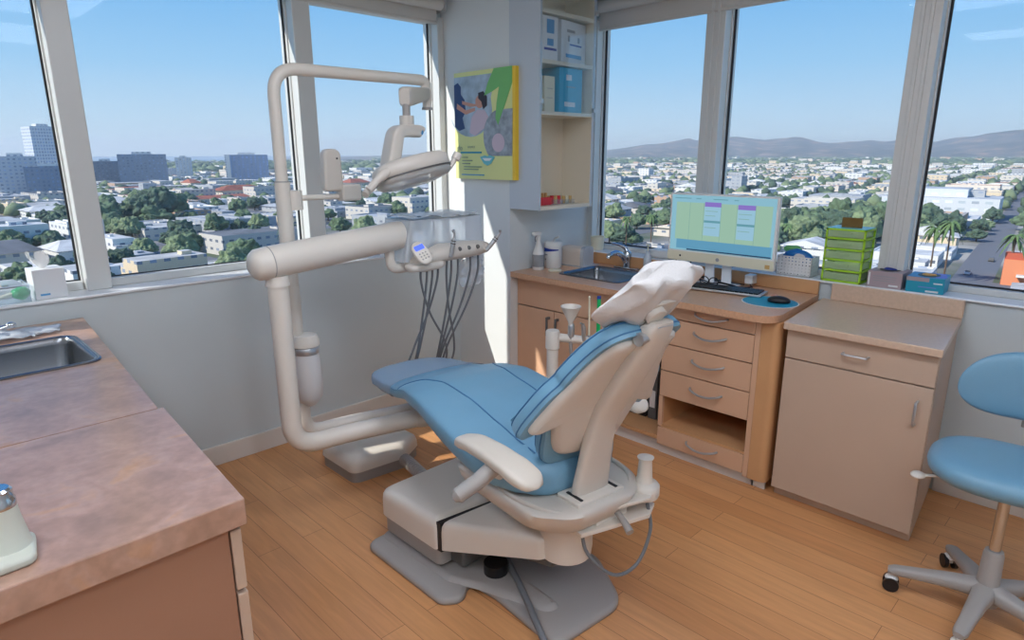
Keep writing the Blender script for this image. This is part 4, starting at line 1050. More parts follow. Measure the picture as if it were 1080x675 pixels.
def plate(o2, levels, name, m_, par, dome=0.):
    """loft an outline through (n, inset) levels and close both faces with inset rings, so the face can curve"""
    sg_ = 1 if ccw(o2) else -1
    b = MB(); rings = []
    cx = 0; cy = sum(p[1] for p in o2)/len(o2)
    for n_, d in levels:
        q = inset(o2, d*sg_) if abs(d) > 1e-6 else o2
        rings.append([B(x, y, n_) for x, y in q])
    # inner rings to dome the last face
    last = inset(o2, levels[-1][1]*sg_)
    for f_ in (.8, .5, .25, .02):
        rings.append([B(cx+(x-cx)*f_, cy+(y-cy)*f_, levels[-1][0]+dome*(1-f_)**1) for x, y in last])
    first = inset(o2, levels[0][1]*sg_)
    pre = []
    for f_ in (.02, .25, .5, .8): pre.append([B(cx+(x-cx)*f_, cy+(y-cy)*f_, levels[0][0]) for x, y in first])
    b.loft(pre+rings); return b.build(name, m_, par, smooth=55)
co = smooth_outline(outline(cush_out, low))
cu_ = plate(co, [(.0, .030), (.006, .012), (.022, .001), (.036, 0), (.052, 0), (.062, .004)], 'back_cushion', 'vinyl', bk)
pts = [B(x, y, .012) for x, y in inset(co, .007*(1 if ccw(co) else -1))]
MB().tube(pts+[pts[0]], .0026, 6).build('piping', 'vinyl_seam', bk)
pts = [B(x, y, .048) for x, y in co]
MB().tube(pts+[pts[0]], .0026, 6).build('piping', 'vinyl_seam', bk)
sh_side = [(-.252, .145), (-.244, .18), (-.213, .26), (-.184, .315), (-.176, .335), (-.152, .40), (-.134, .45), (-.115, .485), (-.08, .495), (-.04, .495)]
sh_low = [(-.252, .145), (-.245, .125), (-.228, .130), (-.208, .175), (-.180, .165), (-.150, .07), (-.118, .022), (-.04, .015)]
so_ = smooth_outline(outline(sh_side, sh_low))
plate(so_, [(.058, 0), (.070, 0), (.080, .008), (.086, .022)], 'back_shell', 'shell', bk, dome=.012)
# central spine
def spine_pt(s_): return s_
sp_ = [(.275, .465, .074, .020), (.285, .53, .072, .022), (.300, .62, .064, .022), (.318, .70, .056, .026), (.346, .785, .055, .030), (.390, .855, .055, .032), (.436, .925, .055, .034), (.474, .990, .055, .034), (.503, 1.045, .053, .032), (.524, 1.090, .048, .026), (.530, 1.115, .036, .016)]
P = catmull([Vector((a, b_, 0)) for a, b_, c_, d_ in sp_], 4); Wd = catmull([Vector((c_, d_, 0)) for a, b_, c_, d_ in sp_], 4)
b = MB(); rings = []
for i, p in enumerate(P):
    t_ = (P[min(i+1, len(P)-1)]-P[max(0, i-1)]).normalized(); nn = Vector((t_.y, -t_.x, 0))  # rearward normal in (u,z)
    w_, d_ = Wd[i].x, Wd[i].y; ring = []
    for j in range(24):
        a = 2*PI*j/24; x = se(math.cos(a), .6)*w_; q = se(math.sin(a), .6)*d_
        ring.append(C(x, p.x+nn.x*(q-d_), p.y+nn.y*(q-d_)))
    rings.append(ring)
b.loft(rings); b.build('spine', 'shell', bk, smooth=60)
# headrest bar, knob and pillow
MB().loft([[B(x, s_, n_) for x, n_ in ((-.03, .05), (.03, .05), (.03, .066), (-.03, .066))] for s_ in (.42, .50, .56)]).build('headrest_bar', 'steel', bk, smooth=0, bevel=.002)
b = MB(); b.cyl(B(-.06, .515, .075), B(-.01, .515, .075), .014, seg=14); b.cyl(B(-.072, .515, .075), B(-.06, .515, .075), .019, seg=14); b.build('adjuster_knob', 'steel', bk)
hd = bpy.data.objects.new('headrest', None); COL.objects.link(hd); hd.parent = ch; WM[hd.name] = WM[ch.name]
HA = math.radians(52)
HC = (.475, 1.185)
def Hp(v_, s_, n_):
    return C(v_, HC[0]+s_*math.cos(HA)+n_*math.sin(HA), HC[1]+s_*math.sin(HA)-n_*math.cos(HA))
b = MB(); rings = []
for i in range(17):
    s_ = -.085+.17*i/16; q = math.sqrt(max(.03, 1-(abs(s_)/.0875)**3)); rings.append([Hp(.105*se(math.cos(a), .6)*q, s_*.9, .022*se(math.sin(a), .6)*q) for a in [2*PI*j/28 for j in range(28)]])
b.loft(rings); b.build('headrest_cushion', 'vinyl', hd, smooth=70)
b = MB(); b.cyl(Hp(-.02, -.02, .035), Hp(-.02, -.02, .065), .03, seg=18); b.loft([[Hp(x*1., s_, n_) for x, n_ in ((-.05, .03), (.05, .03), (.04, .05), (-.04, .05))] for s_ in (-.13, .02)]); b.build('headrest_bracket', 'shell', hd, smooth=40, bevel=.003)
# paper cover: loose square hood with pulled corners and folds
b = MB(); rings = []; nj = 96
def crease(x): return abs(((x) % 2)-1)*2-1
for i in range(41):
    f_ = i/40; s_ = -.105+.205*f_; ring = []
    top = max(0, (f_-.80)/.20); clo = math.sqrt(max(0., 1-top**2.2))*.94+.06
    bot = math.exp(-(f_/.22)**2)
    ll = math.exp(-((s_+.045)/.05)**2); ur = math.exp(-((s_-.050)/.05)**2)
    for j in range(nj):
        a = 2*PI*j/nj; c_, q_ = math.cos(a), math.sin(a)
        x = .132*se(c_, .8)
        if c_ < 0: x *= (1+.55*ll*abs(c_)**3)*(1-.08*ur)
        else: x *= (1+.22*ur*abs(c_)**4)*(1-.12*ll)
        w_ = 1-.42*bot*(1-.5*(c_ < 0)*abs(c_))
        th = .046*(1-.35*bot)*(1-.75*abs(c_)**4)
        fold = .006*crease(c_*2.3+f_*1.1+.4)*(abs(q_)**.5) + .004*crease(c_*4.1-f_*1.9) + .005*noise.noise(Vector((c_*1.7, q_*1.7, f_*3.)))
        n_ = (th*se(q_, .8)+(fold if q_ > 0 else fold*.6))*(.35+.65*clo)
        ring.append(Hp(x*w_*(.55+.45*clo), s_-.030*top*abs(c_)**2*(c_ < 0)+.008*math.sin(3*a)*(1-clo)-.012*bot*crease(c_*2+.3), n_))
    rings.append(ring)
b.loft(rings)
b.build('paper_cover', 'paper', hd, smooth=32)
# armrests: pad on a stub
def arm(side, off):
    ar = bpy.data.objects.new('armrest', None); COL.objects.link(ar); ar.parent = ch; WM[ar.name] = WM[ch.name]
    s = side
    cy = [(.035, .706), (.06, .724), (.12, .733), (.2, .731), (.28, .722), (.345, .708), (.385, .694)]
    b = MB(); rings = []
    for i in range(31):
        e_ = i/30; u_ = .035+.35*e_; zt = interp(cy, u_); k = math.sqrt(max(.02, 1-abs(2*e_-1)**7)); w_ = (.038+.014*e_)*k
        rings.append([C(s*(.335-.03*(e_-.5)) + w_*se(math.cos(a), .6), u_+off, zt-.020 + (.021*se(math.sin(a), .65))*k) for a in [2*PI*j/28 for j in range(28)]])
    b.loft(rings); b.build('arm_pad', 'armpad', ar, smooth=60)
    MB().tube([C(s*.475, .205+off, .615), C(s*.465, .210+off, .622), C(s*.40, .22+off, .652), C(s*.33, .225+off, .69)], [.012, .023, .024, .025], 18).build('arm_stub', 'greyp', ar)
    MB().tube([C(s*.33, .20+off, .69), C(s*.30, .14+off, .62), C(s*.24, .10+off, .57)], .018, 14).build('arm_hinge', 'shell', ar)
M['armpad'] = mat('warm_beige_arm_pad', (206, 196, 182), .4)
arm(-1, 0); arm(1, -.19)
# rear bracket, lever and knob at the back of the seat
b = MB(); pl = [C(-.08, .20, 0), C(.20, .20, 0), C(.25, .32, 0), C(.18, .36, 0), C(-.08, .31, 0)]
b.prism([(p.x, p.y) for p in pl], .385, .40); b.prism([(p.x, p.y) for p in pl], .45, .462); b.obox(C(.06, .30, .425), (.14, .012, .06), -TH)
b.build('rear_bracket', 'shell2', ch, smooth=0, bevel=.003)
kb = tuple(C(.215, .30, .0))
MB().lathe([(.048, .43), (.052, .44), (.052, .47), (.046, .478), (.030, .485), (.026, .50), (.022, .56), (.028, .572), (.001, .576)], kb, 28).build('swivel_knob', 'shell2', ch)
MB().tube([C(.07, .31, .432), C(.06, .36, .415), C(.05, .395, .40)], [.010, .011, .013], 12).build('brake_lever', 'greyp', ch)
MB().tube(catmull([C(.20, .33, .42), C(.20, .35, .33), C(.13, .36, .235), C(.04, .34, .22), C(-.03, .29, .30), C(-.04, .27, .38)], 6), .006, 8).build('cable', 'hose', ch)

# ================================================================== JUNCTION BOX ON FLOOR
t = thing('utility_box', 'low white and grey utility box on the floor below the swing arm tubes', 'utility box', (1.64, 2.70, 0))
pb = rounded([(1.43, 2.86), (1.43, 2.53), (1.72, 2.50), (1.855, 2.58), (1.855, 2.88)], [.06, .05, .05, .04, .04], 6)
sg2 = 1 if ccw(pb) else -1
MB().loft([[(x, y, z) for x, y in sinset(pb, d)] for z, d in ((0, .006), (.055, .006))]).build('box_base', 'greyp', t, smooth=50)
MB().loft([[(x, y, z) for x, y in sinset(pb, d)] for z, d in ((.055, 0), (.085, .002), (.110, .012), (.124, .034), (.128, .06))]).build('box_cover', 'shell2', t, smooth=60)
P = [(1.70, 2.49, .055), (1.69, 2.42, .055), (1.655, 2.25, .055), (1.62, 2.06, .055)]
pp = catmull(P, 18); rad = [.030+.0022*(i % 2) for i in range(len(pp))]
MB().tube(pp, rad, 18).build('corrugated_hose', 'greyp', t, smooth=20)

# ================================================================== DELIVERY UNIT
du = thing('delivery_unit', 'dental delivery unit with white swing arm and row of grey hoses', 'delivery unit', (1.33, 2.35, 0))
du.location = (1.07, 2.37, 0); WM[du.name] = Matrix.Translation((1.07, 2.37, 0))
tb_ = fillet([(1.62, 2.20, .40), (1.30, 2.34, .375), (1.075, 2.37, .375), (1.072, 2.37, 1.09)], [0, .1, .22, 0], 10)
MB().tube(tb_, .040, 22).build('support_tube', 'shell2', du)
MB().tube([(1.72, 2.05, .43), (1.66, 2.16, .405), (1.59, 2.21, .398)], [.045, .048, .042], 18).build('mounting_arm', 'shell2', du)
MB().cyl((1.635, 2.16, .425), (1.625, 2.185, .462), .022, seg=16).build('swivel_joint', 'greyd', du)
MB().tube([(1.072, 2.37, 1.06), (1.072, 2.37, 1.10)], [.046, .042], 22).build('collar', 'shell2', du)
# big horizontal arm
AA, AB = Vector((1.00, 2.37, 1.148)), Vector((1.665, 2.38, 1.205))
dr = (AB-AA).normalized()
MB().tube([AA-dr*.028, AA-dr*.016, AA, AA+dr*.04, AB-dr*.03, AB], [.030, .050, .060, .063, .063, .060], 28).build('swing_arm', 'shell2', du)
MB().tube([AA+dr*.045, AA+dr*.048], [.0642, .0642], 28).build('arm_seam', 'greyp', du)
MB().tube(fillet([(1.60, 2.38, 1.15), (1.60, 2.38, 1.055), (1.74, 2.38, 1.055), (1.76, 2.38, 1.12)], [0, .055, .05, 0], 8), .022, 16).build('elbow_tube', 'shell2', du)
MB().cyl((1.60, 2.38, 1.145), (1.60, 2.38, 1.16), .027, seg=18).build('elbow_collar', 'greyd', du)
# tray and plastic barrier
MB().prism(rounded([(1.665, 2.29), (2.065, 2.29), (2.065, 2.50), (1.665, 2.50)], .03), 1.262, 1.272).build('instrument_tray', 'steel', du, bevel=.003)
tf = sheet(1.865, 2.395, 1.274, .235, .135, .014, 26, 16, 5).build('tray_film', 'film', du, smooth=60)
MB().tube(fillet([(1.74, 2.40, 1.10), (1.74, 2.42, 1.255), (1.80, 2.42, 1.262)], .03, 6), .014, 12).build('tray_post', 'shell2', du)
# draped plastic skirt around the tray
b = MB(); rings = []
loop = rounded([(1.66, 2.285), (2.07, 2.28), (2.07, 2.505), (1.66, 2.505)], .03, 8)
dens = []
for i in range(len(loop)):
    a = Vector(loop[i]); c2 = Vector(loop[(i+1) % len(loop)]); n_ = max(1, int((c2-a).length/.012))
    for k in range(n_): dens.append(a.lerp(c2, k/n_))
for k in range(12):
    z = 1.272-.018*k*(.92); ring = []
    for i, p in enumerate(dens):
        th = 2*PI*i/len(dens); amp = .004+.016*(k/11)
        q = Vector((p.x-1.865, p.y-2.395)); d_ = q.normalized()
        off = amp*(noise.noise(Vector((math.cos(th)*3, math.sin(th)*3, k*.12)))*1.4+.4*math.sin(th*11+k*.15))
        sag = -.03*(k/11)*(p.x < 1.8)
        ring.append((p.x+d_.x*(off+.02*(k/11)), p.y+d_.y*(off-.015*k/11), z+.012*noise.noise(Vector((th*1.3, k*.3, 2)))*k/11))
    rings.append(ring)
b.loft(rings, caps=False); b.build('barrier_film', 'film', du, smooth=70)
b = sheet(0, 0, 0, .085, .075, .02, 14, 12, 8)
b.v = [(2.01+x, 2.30+z*.8, 1.00+y) for x, y, z in b.v]
b.build('film_flap', 'film', du, smooth=60)
# control head
DX = -.085
def head_ring(x, w_, h_, yc, zc): return [(x+DX, yc+w_*se(math.cos(a), .7), zc+h_*se(math.sin(a), .7)) for a in [2*PI*j/24 for j in range(24)]]
b = MB(); b.loft([head_ring(x, w_, h_, yc, zc) for x, w_, h_, yc, zc in ((1.735, .02, .01, 2.31, 1.085), (1.745, .05, .022, 2.31, 1.09), (1.80, .075, .034, 2.31, 1.105), (1.90, .088, .040, 2.31, 1.118), (2.02, .088, .040, 2.31, 1.120), (2.11, .080, .036, 2.31, 1.120), (2.165, .06, .028, 2.31, 1.118), (2.18, .02, .010, 2.31, 1.116))])
b.build('control_head', 'shell', du, smooth=60)
b = MB(); b.loft([head_ring(x, w_, h_, yc, zc) for x, w_, h_, yc, zc in ((1.705, .015, .008, 2.28, 1.068), (1.715, .035, .016, 2.28, 1.068), (1.78, .045, .021, 2.27, 1.070), (1.85, .045, .020, 2.265, 1.074), (1.885, .03, .014, 2.265, 1.077), (1.892, .01, .006, 2.265, 1.078))])
b.build('lower_pod', 'shell', du, smooth=60)
R = Matrix.Rotation(.42, 3, 'X') @ Matrix.Rotation(.20, 3, 'Y')
Rt = Matrix.Rotation(math.radians(52), 3, 'X'); Rz = Matrix.Rotation(-.5, 3, 'Z'); RR = Rz @ Rt @ Matrix.Rotation(.42, 3, 'Z')
kp = MB(); base = Vector((1.752+DX, 2.235, 1.135))
ov = [(.034*se(math.cos(a), .85), .058*se(math.sin(a), .85)) for a in [2*PI*i/30 for i in range(30)]]
kp.loft([[base + RR @ Vector((x*q, y*q, z)) for x, y in ov] for z, q in ((-.012, .9), (-.004, 1), (.006, 1), (.012, .92), (.013, .6))])
tp = kp.build('touchpad', 'shell2', du, smooth=60)
MB().loft([[base + RR @ Vector((x, y, z)) for x, y in rounded([(-.022, .012), (.022, .012), (.022, .036), (-.022, .036)], .004)] for z in (.0125, .0145)]).build('display', 'screen_blue', tp, smooth=0)
for j in range(3):
    for i in range(3):
        p = base + RR @ Vector((-.014+.014*i, -.006-.014*j, .0135)); MB().ell(p, (.004, .004, .0015), 10, 6, rot=RR).build('button', 'greyp', tp)
# holders in a row facing the camera and their hoses
hx = [x+DX for x in (1.905, 1.965, 2.02, 2.075, 2.13)]
for i, x in enumerate(hx):
    y = 2.225; z = 1.112
    p0 = Vector((x, y+.02, z+.012)); ax_ = Vector((-.25, -1, .55)).normalized()
    Rr = ax_.to_track_quat('Z', 'Y').to_matrix()
    MB().lathe([(.010, .0), (.021, .004), (.021, .016), (.015, .020), (.013, .012), (.001, .008)], p0, 20, Rr).build('holder', 'shell', du)
    if i not in (0, 4): MB().lathe([(.010, .0), (.010, .024), (.008, .026), (.001, .026)], p0, 14, Rr).build('holder_plug', 'greyd', du)
def hp_(name, label, p, d, k):
    t = thing(name, label, 'handpiece', p)
    d = Vector(d).normalized(); p = Vector(p)
    MB().tube([p-d*.03, p, p+d*.03, p+d*.055], [.009, .0105, .0105, .008], 14).build('handpiece_body', 'steel', t)
    MB().tube([p+d*.055, p+d*.075, p+d*.085+Vector((-.012, 0, .006))], [.005, .005, .0065], 10).build('nozzle', 'steel', t)
    for q in (0, .012): MB().tube([p+d*(.028+q), p+d*(.033+q)], .0118, 12).build('ring', 'greyd', t)
hp_('dental_handpiece', 'small dark steel syringe in the first holder from the touchpad', (hx[0], 2.215, 1.135), (.15, -.1, .9), 0)
hp_('dental_handpiece', 'steel handpiece in the rightmost holder of the delivery unit', (hx[4]+.008, 2.212, 1.135), (.5, -.35, .75), 1)
random.seed(11)
hz = [(1.775, 1.74, 1.90, 0), (1.805, 1.80, 1.775, 1), (1.835, 1.83, 1.79, 2), (1.865, 1.93, 1.765, 3), (1.92, 1.90, 1.975, 4), (1.945, 2.01, 1.91, 5), (1.985, 2.03, 1.93, 6), (2.06, 1.90, 1.96, 7), (2.11, 2.09, 1.99, 8)]
for (xt, xm, xb, i) in hz:
    y0 = 2.27; xt += DX; xb -= .045
    P = [(xt, y0, 1.085), (xt-.002, y0+.005, 1.0), (.55*xt+.45*xb, y0+.05, .84), (xb+(xb-xt)*.25, y0+.11, .66), (xb+(xb-xt)*.45, y0+.155, .54), (xb*.6+1.76*.4, y0+.15, .44), (1.74+.01*(i % 3), 2.26, .405+.006*i)]
    MB().tube(catmull(P, 7), .0052, 8).build('hose', 'hose', du)

# ================================================================== DENTAL LIGHT
dl = thing('dental_light', 'overhead dental lamp on a tall white bent pole beside the window', 'dental light', (1.237, 2.60, 0))
zt_ = 1.868
MB().tube(fillet([(1.75, 2.42, .34), (1.42, 2.58, .31), (1.237, 2.60, .31), (1.237, 2.60, 1.0)], [0, .1, .20, 0], 10), .034, 20).build('lower_tube', 'shell2', dl)
MB().tube([(1.237, 2.60, .95), (1.237, 2.60, 1.44)], .032, 20).build('pole', 'shell2', dl)
MB().tube([(1.237, 2.60, 1.435), (1.237, 2.60, 1.445)], .030, 20).build('pole_joint', 'greyp', dl)
MB().tube(fillet([(1.237, 2.60, 1.44), (1.236, 2.60, 1.888), (2.00, 2.60, 1.893), (2.005, 2.60, 1.80)], [0, .11, .035, 0], 10), .025, 18).build('light_arm', 'shell2', dl)
# bracket with small holder panel
MB().tube([(1.285, 2.60, 1.325), (1.285, 2.60, 1.405)], .034, 20).build('side_collar', 'shell2', dl)
MB().box(1.24, 1.30, 2.585, 2.615, 1.33, 1.40).build('collar_link', 'shell2', dl, bevel=.005, smooth=0)
MB().cyl((1.31, 2.60, 1.372), (1.545, 2.60, 1.372), .012, seg=14).build('side_rod', 'shell2', dl)
MB().box(1.49, 1.585, 2.55, 2.62, 1.352, 1.425).build('monitor_mount_block', 'shell', dl, bevel=.010, smooth=0)
MB().prismf(rounded([(1.415, 1.395), (1.505, 1.395), (1.50, 1.575), (1.42, 1.575)], [.02, .02, .035, .035], 6), lambda a, b_, n: Vector((a, 2.565+n, b_)), 0, .045).build('holder_panel', 'shell', dl, bevel=.010, bseg=3)
MB().ell((1.478, 2.563, 1.535), (.004, .003, .004), 10, 8).build('screw', 'black', dl)
# cuspidor-like cup on the pole
M['cloudy'] = mat('cloudy_white_plastic', (214, 212, 210), .3)
MB().lathe([(.020, .455), (.040, .475), (.056, .50), (.060, .56), (.056, .68), (.050, .705)], (1.262, 2.565, 0), 28).build('canister', 'cloudy', dl)
MB().lathe([(.052, .700), (.056, .705), (.056, .725), (.050, .735)], (1.262, 2.565, 0), 28).build('canister_collar', 'steel', dl)
MB().lathe([(.052, .732), (.060, .738), (.060, .762), (.050, .785), (.001, .792)], (1.262, 2.565, 0), 28).build('canister_lid', 'shell2', dl)
MB().box(1.185, 1.215, 2.555, 2.60, .70, .76).build('canister_clip', 'greyp', dl, bevel=.004, smooth=0)
# second arm link towards the room and head
MB().tube([(2.005, 2.60, 1.885), (2.005, 2.60, 1.765)], .022, 16).build('vertical_pivot', 'shell2', dl)
MB().tube([(2.005, 2.60, 1.770), (2.005, 2.60, 1.760)], .026, 16).build('pivot_cap', 'greyp', dl)
def rbar(p0, p1, w0, h0, w1, h1):
    p0, p1 = Vector(p0), Vector(p1); d = (p1-p0).normalized(); sx_ = Vector((d.y, -d.x, 0)).normalized(); up = sx_.cross(d); rr = []
    for t in (0, .03, .1, .9, .97, 1):
        k = {0: .75, .03: .93, .97: .93, 1: .75}.get(t, 1); w_ = w0+(w1-w0)*t; h_ = h0+(h1-h0)*t
        rr.append([p0.lerp(p1, t)+sx_*w_*k*se(math.cos(a), .45)+up*h_*k*se(math.sin(a), .45) for a in [2*PI*j/24 for j in range(24)]])
    return MB().loft(rr)
rbar((2.015, 2.61, 1.835), (1.70, 2.36, 1.788), .022, .028, .030, .042).build('knuckle_arm', 'shell', dl, smooth=50)
MB().tube([(1.715, 2.37, 1.76), (1.715, 2.37, 1.70)], .017, 16).build('drop_rod', 'greyp', dl)
MB().tube([(1.715, 2.37, 1.712), (1.715, 2.37, 1.665)], .031, 20).build('drop_collar', 'shell', dl)
# cantilever neck
b = MB(); rr = []
nk = [((1.768, 2.36, 1.640), .030), ((1.75, 2.355, 1.648), .032), ((1.68, 2.345, 1.648), .032), ((1.632, 2.335, 1.636), .034), ((1.612, 2.33, 1.59), .036), ((1.592, 2.33, 1.51), .038), ((1.575, 2.33, 1.45), .040)]
P = catmull([p for p, q in nk], 5); Rr_ = catmull([Vector((q, 0, 0)) for p, q in nk], 5)
for i, p in enumerate(P):
    t_ = (P[min(i+1, len(P)-1)]-P[max(0, i-1)]).normalized(); sd2 = Vector((0, 1, 0)); nn = t_.cross(sd2).normalized()
    k = 1 if 1 < i < len(P)-2 else .85
    rr.append([p+sd2*.040*k*se(math.cos(a), .4)+nn*(.026+.012*max(0, i/len(P)-.4))*k*se(math.sin(a), .4) for a in [2*PI*j/22 for j in range(22)]])
b.loft(rr); b.build('neck', 'shell', dl, smooth=60)
MB().ell((1.752, 2.318, 1.643), (.012, .003, .012), 16, 10).build('blue_badge', 'print_blue', dl, label='small blue round badge')
# light head: shallow tilted dish with handle bars
hc = Vector((1.655, 2.26, 1.475)); HR = Matrix.Rotation(math.radians(-9), 3, 'Y') @ Matrix.Rotation(math.radians(-17), 3, 'X') @ Matrix.Rotation(math.radians(-10), 3, 'Z')
def hring(rx, ry, z, e_=.75, cx=0): return [hc + HR @ Vector((cx+rx*se(math.cos(a), e_), ry*se(math.sin(a), e_), z)) for a in [2*PI*j/44 for j in range(44)]]
MB().loft([hring(.160, .095, -.006), hring(.170, .104, .0), hring(.170, .104, .028), hring(.164, .098, .044), hring(.146, .084, .056), hring(.110, .060, .062), hring(.05, .03, .064)]).build('head_shell', 'shell', dl, smooth=60)
MB().loft([hring(.165, .100, -.004), hring(.167, .102, -.022), hring(.150, .09, -.040), hring(.10, .06, -.050)]).build('lens', 'lens', dl, smooth=60)
lr = hring(.1685, .1025, -.006); MB().tube(lr+[lr[0]], .0035, 6).build('trim_ring', 'greyd', dl)
def hw(x, y, z): return hc + HR @ Vector((x, y, z))
# yoke with two handles
MB().tube(catmull([hw(-.06, -.045, .03), hw(-.12, -.06, .025), hw(-.185, -.065, .0), hw(-.235, -.06, -.030)], 5), [.018]*5+[.020]*5+[.016]*6, 14).build('grip', 'shell', dl)
MB().tube(catmull([hw(-.06, .05, .03), hw(-.12, .06, .02), hw(-.18, .06, -.01), hw(-.215, .05, -.03)], 5), .016, 14).build('grip', 'shell', dl)
MB().tube(catmull([hw(.10, .0, -.03), hw(.155, .0, -.025), hw(.195, -.005, .0), hw(.222, -.01, .022)], 5), .012, 12).build('handle', 'shell2', dl)
MB().tube([hw(.212, -.008, .010), hw(.232, -.012, .030)], [.019, .019], 16).build('handle_cap', 'shell2', dl)
b = MB(); b.loft([[hw(x, y, z) for x, y in ((-.10, -.035), (-.02, -.035), (-.02, .05), (-.10, .05))] for z in (.03, .06)]); b.build('neck_mount', 'shell', dl, smooth=0, bevel=.008)

# ================================================================== ASSISTANT ARM behind the chair
au = thing('assistant_arm', 'white tube arm with funnel and suction holders behind the backrest', 'assistant arm', (2.33, 1.93, 0))
AX_, AY_ = 2.225, 1.965
au.location = (AX_, AY_, 0); WM[au.name] = Matrix.Translation((AX_, AY_, 0))
MB().tube(fillet([(1.75, 1.75, .44), (2.0, 1.80, .42), (AX_, AY_, .42), (AX_, AY_, .70)], [0, .08, .12, 0], 8), .028, 18).build('support_tube', 'shell2', au)
MB().lathe([(.028, .640), (.034, .645), (.034, .725), (.030, .733), (.001, .735)], (AX_, AY_, 0), 24).build('post_head', 'shell2', au)
MB().tube([(AX_, AY_, .70), (2.39, 1.84, .668), (2.50, 1.76, .648)], .021, 18).build('cross_tube', 'shell2', au)
fx, fy = 2.285, 1.905
MB().lathe([(.007, .700), (.010, .755), (.013, .775), (.046, .842), (.050, .850), (.047, .853), (.010, .785), (.001, .782)], (fx, fy, 0), 30).build('funnel', 'shell2', au)
MB().tube([(fx, fy, .775), (fx, fy, .70), (fx+.01, fy, .60), (fx+.012, fy, .48)], [.009, .010, .008, .007], 12).build('funnel_stem', 'greyp', au)
MB().lathe([(.014, .70), (.016, .705), (.016, .755), (.012, .765)], (fx+.005, fy, 0), 16).build('stem_holder', 'steel', au)
b = MB(); b.tube([(2.335, 1.862, .68), (2.325, 1.857, .745), (2.318, 1.857, .765)], [.010, .011, .008], 12); b.tube([(2.318, 1.857, .765), (2.30, 1.857, .775)], .004, 8); b.build('suction_valve', 'steel', au)
for nm, lb_, cat_, p, q, m_, r_ in (('saliva_ejector', 'thin white saliva ejector standing in a holder right of the funnel', 'saliva ejector', (2.370, 1.858, .675), (2.378, 1.868, .885), 'cream', .0045),):
    o = MB().tube([p, q], [r_, r_], 10); o.ell(q, (.006, .006, .007), 10, 8); o = o.build(nm, m_)
    tag(o, lb_, cat_); recenter(o, p)
MB().lathe([(.010, .64), (.012, .66), (.012, .69), (.008, .70)], (2.370, 1.858, 0), 14).build('holder', 'greyp', au)
t = thing('suction_tip', 'bright green suction tip with blue end standing right of the white ejector', 'suction tip', (2.405, 1.83, .68))
M['green_tip'] = mat('green_tip', (0, 180, 95), .35)
MB().tube([(2.405, 1.83, .66), (2.424, 1.846, .872)], .0095, 12).build('tip_tube', 'green_tip', t)
MB().tube([(2.424, 1.846, .872), (2.4257, 1.8474, .888)], .0098, 12).build('tip_end', 'print_navy', t)
MB().lathe([(.011, .63), (.013, .65), (.013, .67), (.009, .68)], (2.405, 1.83, 0), 14).build('holder', 'greyp', au)

# ================================================================== OPERATOR STOOL
SX, SY = 2.485, .20
st = thing('operator_stool', 'blue vinyl operator stool on casters, cropped at the right edge', 'stool', (SX, SY, 0))
# seat: wide rounded pad
def pad(cx, cy, z, rx, ry, th, rot, e_=.8, dish=0.):
    R = Matrix.Rotation(rot, 3, 'Z'); rr = []
    for z_, k in ((-th/2, .80), (-th*.46, .90), (-th*.25, .975), (0, 1.0), (th*.22, .985), (th*.40, .93), (th*.5, .82), (th*.54, .6), (th*.54, .35), (th*.53, .05)):
        rr.append([Vector((cx, cy, z+z_-dish*(1-k)*1)) + R @ Vector((rx*k*se(math.cos(a), e_), ry*k*se(math.sin(a), e_), 0)) for a in [2*PI*j/48 for j in range(48)]])
    return MB().loft(rr)
pad(2.535, .215, .525, .205, .225, .075, .1).build('seat', 'vinyl', st, smooth=70)
b = MB(); b.loft([[(2.53+.15*k*math.cos(a), .205+.17*k*math.sin(a), z) for a in [2*PI*j/32 for j in range(32)]] for z, k in ((.445, .35), (.465, .8), (.485, 1), (.492, 1))]); b.build('seat_pan', 'shell2', st, smooth=50)
MB().tube(catmull([(2.50, .34, .465), (2.47, .40, .462), (2.455, .435, .458)], 4), .008, 10, squash=.6).build('height_lever', 'shell2', st)
MB().ell((2.45, .445, .457), (.028, .024, .010), 18, 10).build('lever_paddle', 'shell2', st)
# backrest
b = MB(); rr = []
bc = Vector((2.745, .19, .765))
for i in range(25):
    f_ = math.sin(PI/2*(-1+2*i/24)); k = max(.0004, 1-abs(f_)**3.0)**.5
    y = bc.y+.225*f_; x = bc.x-.06*f_*f_
    rr.append([(x+.030*se(math.cos(a), .7)*k, y, bc.z+.122*se(math.sin(a), .75)*k-.02*f_*f_) for a in [2*PI*j/26 for j in range(26)]])
b.loft(rr); b.build('backrest', 'vinyl', st, smooth=70)
MB().tube(catmull([(2.60, .19, .46), (2.74, .19, .46), (2.80, .19, .52), (2.80, .19, .70), (2.775, .19, .76)], 5), .012, 12).build('back_bar', 'chrome', st)
MB().box(2.785, 2.80, .155, .225, .60, .70).build('back_plate', 'greyp', st, bevel=.004, smooth=0)
MB().cyl((SX, SY, .25), (SX, SY, .46), .017, seg=20).build('gas_rod', 'chrome', st)
MB().lathe([(.040, .055), (.040, .075), (.034, .10), (.030, .24), (.026, .255)], (SX, SY, 0), 26).build('column', 'greyp', st)
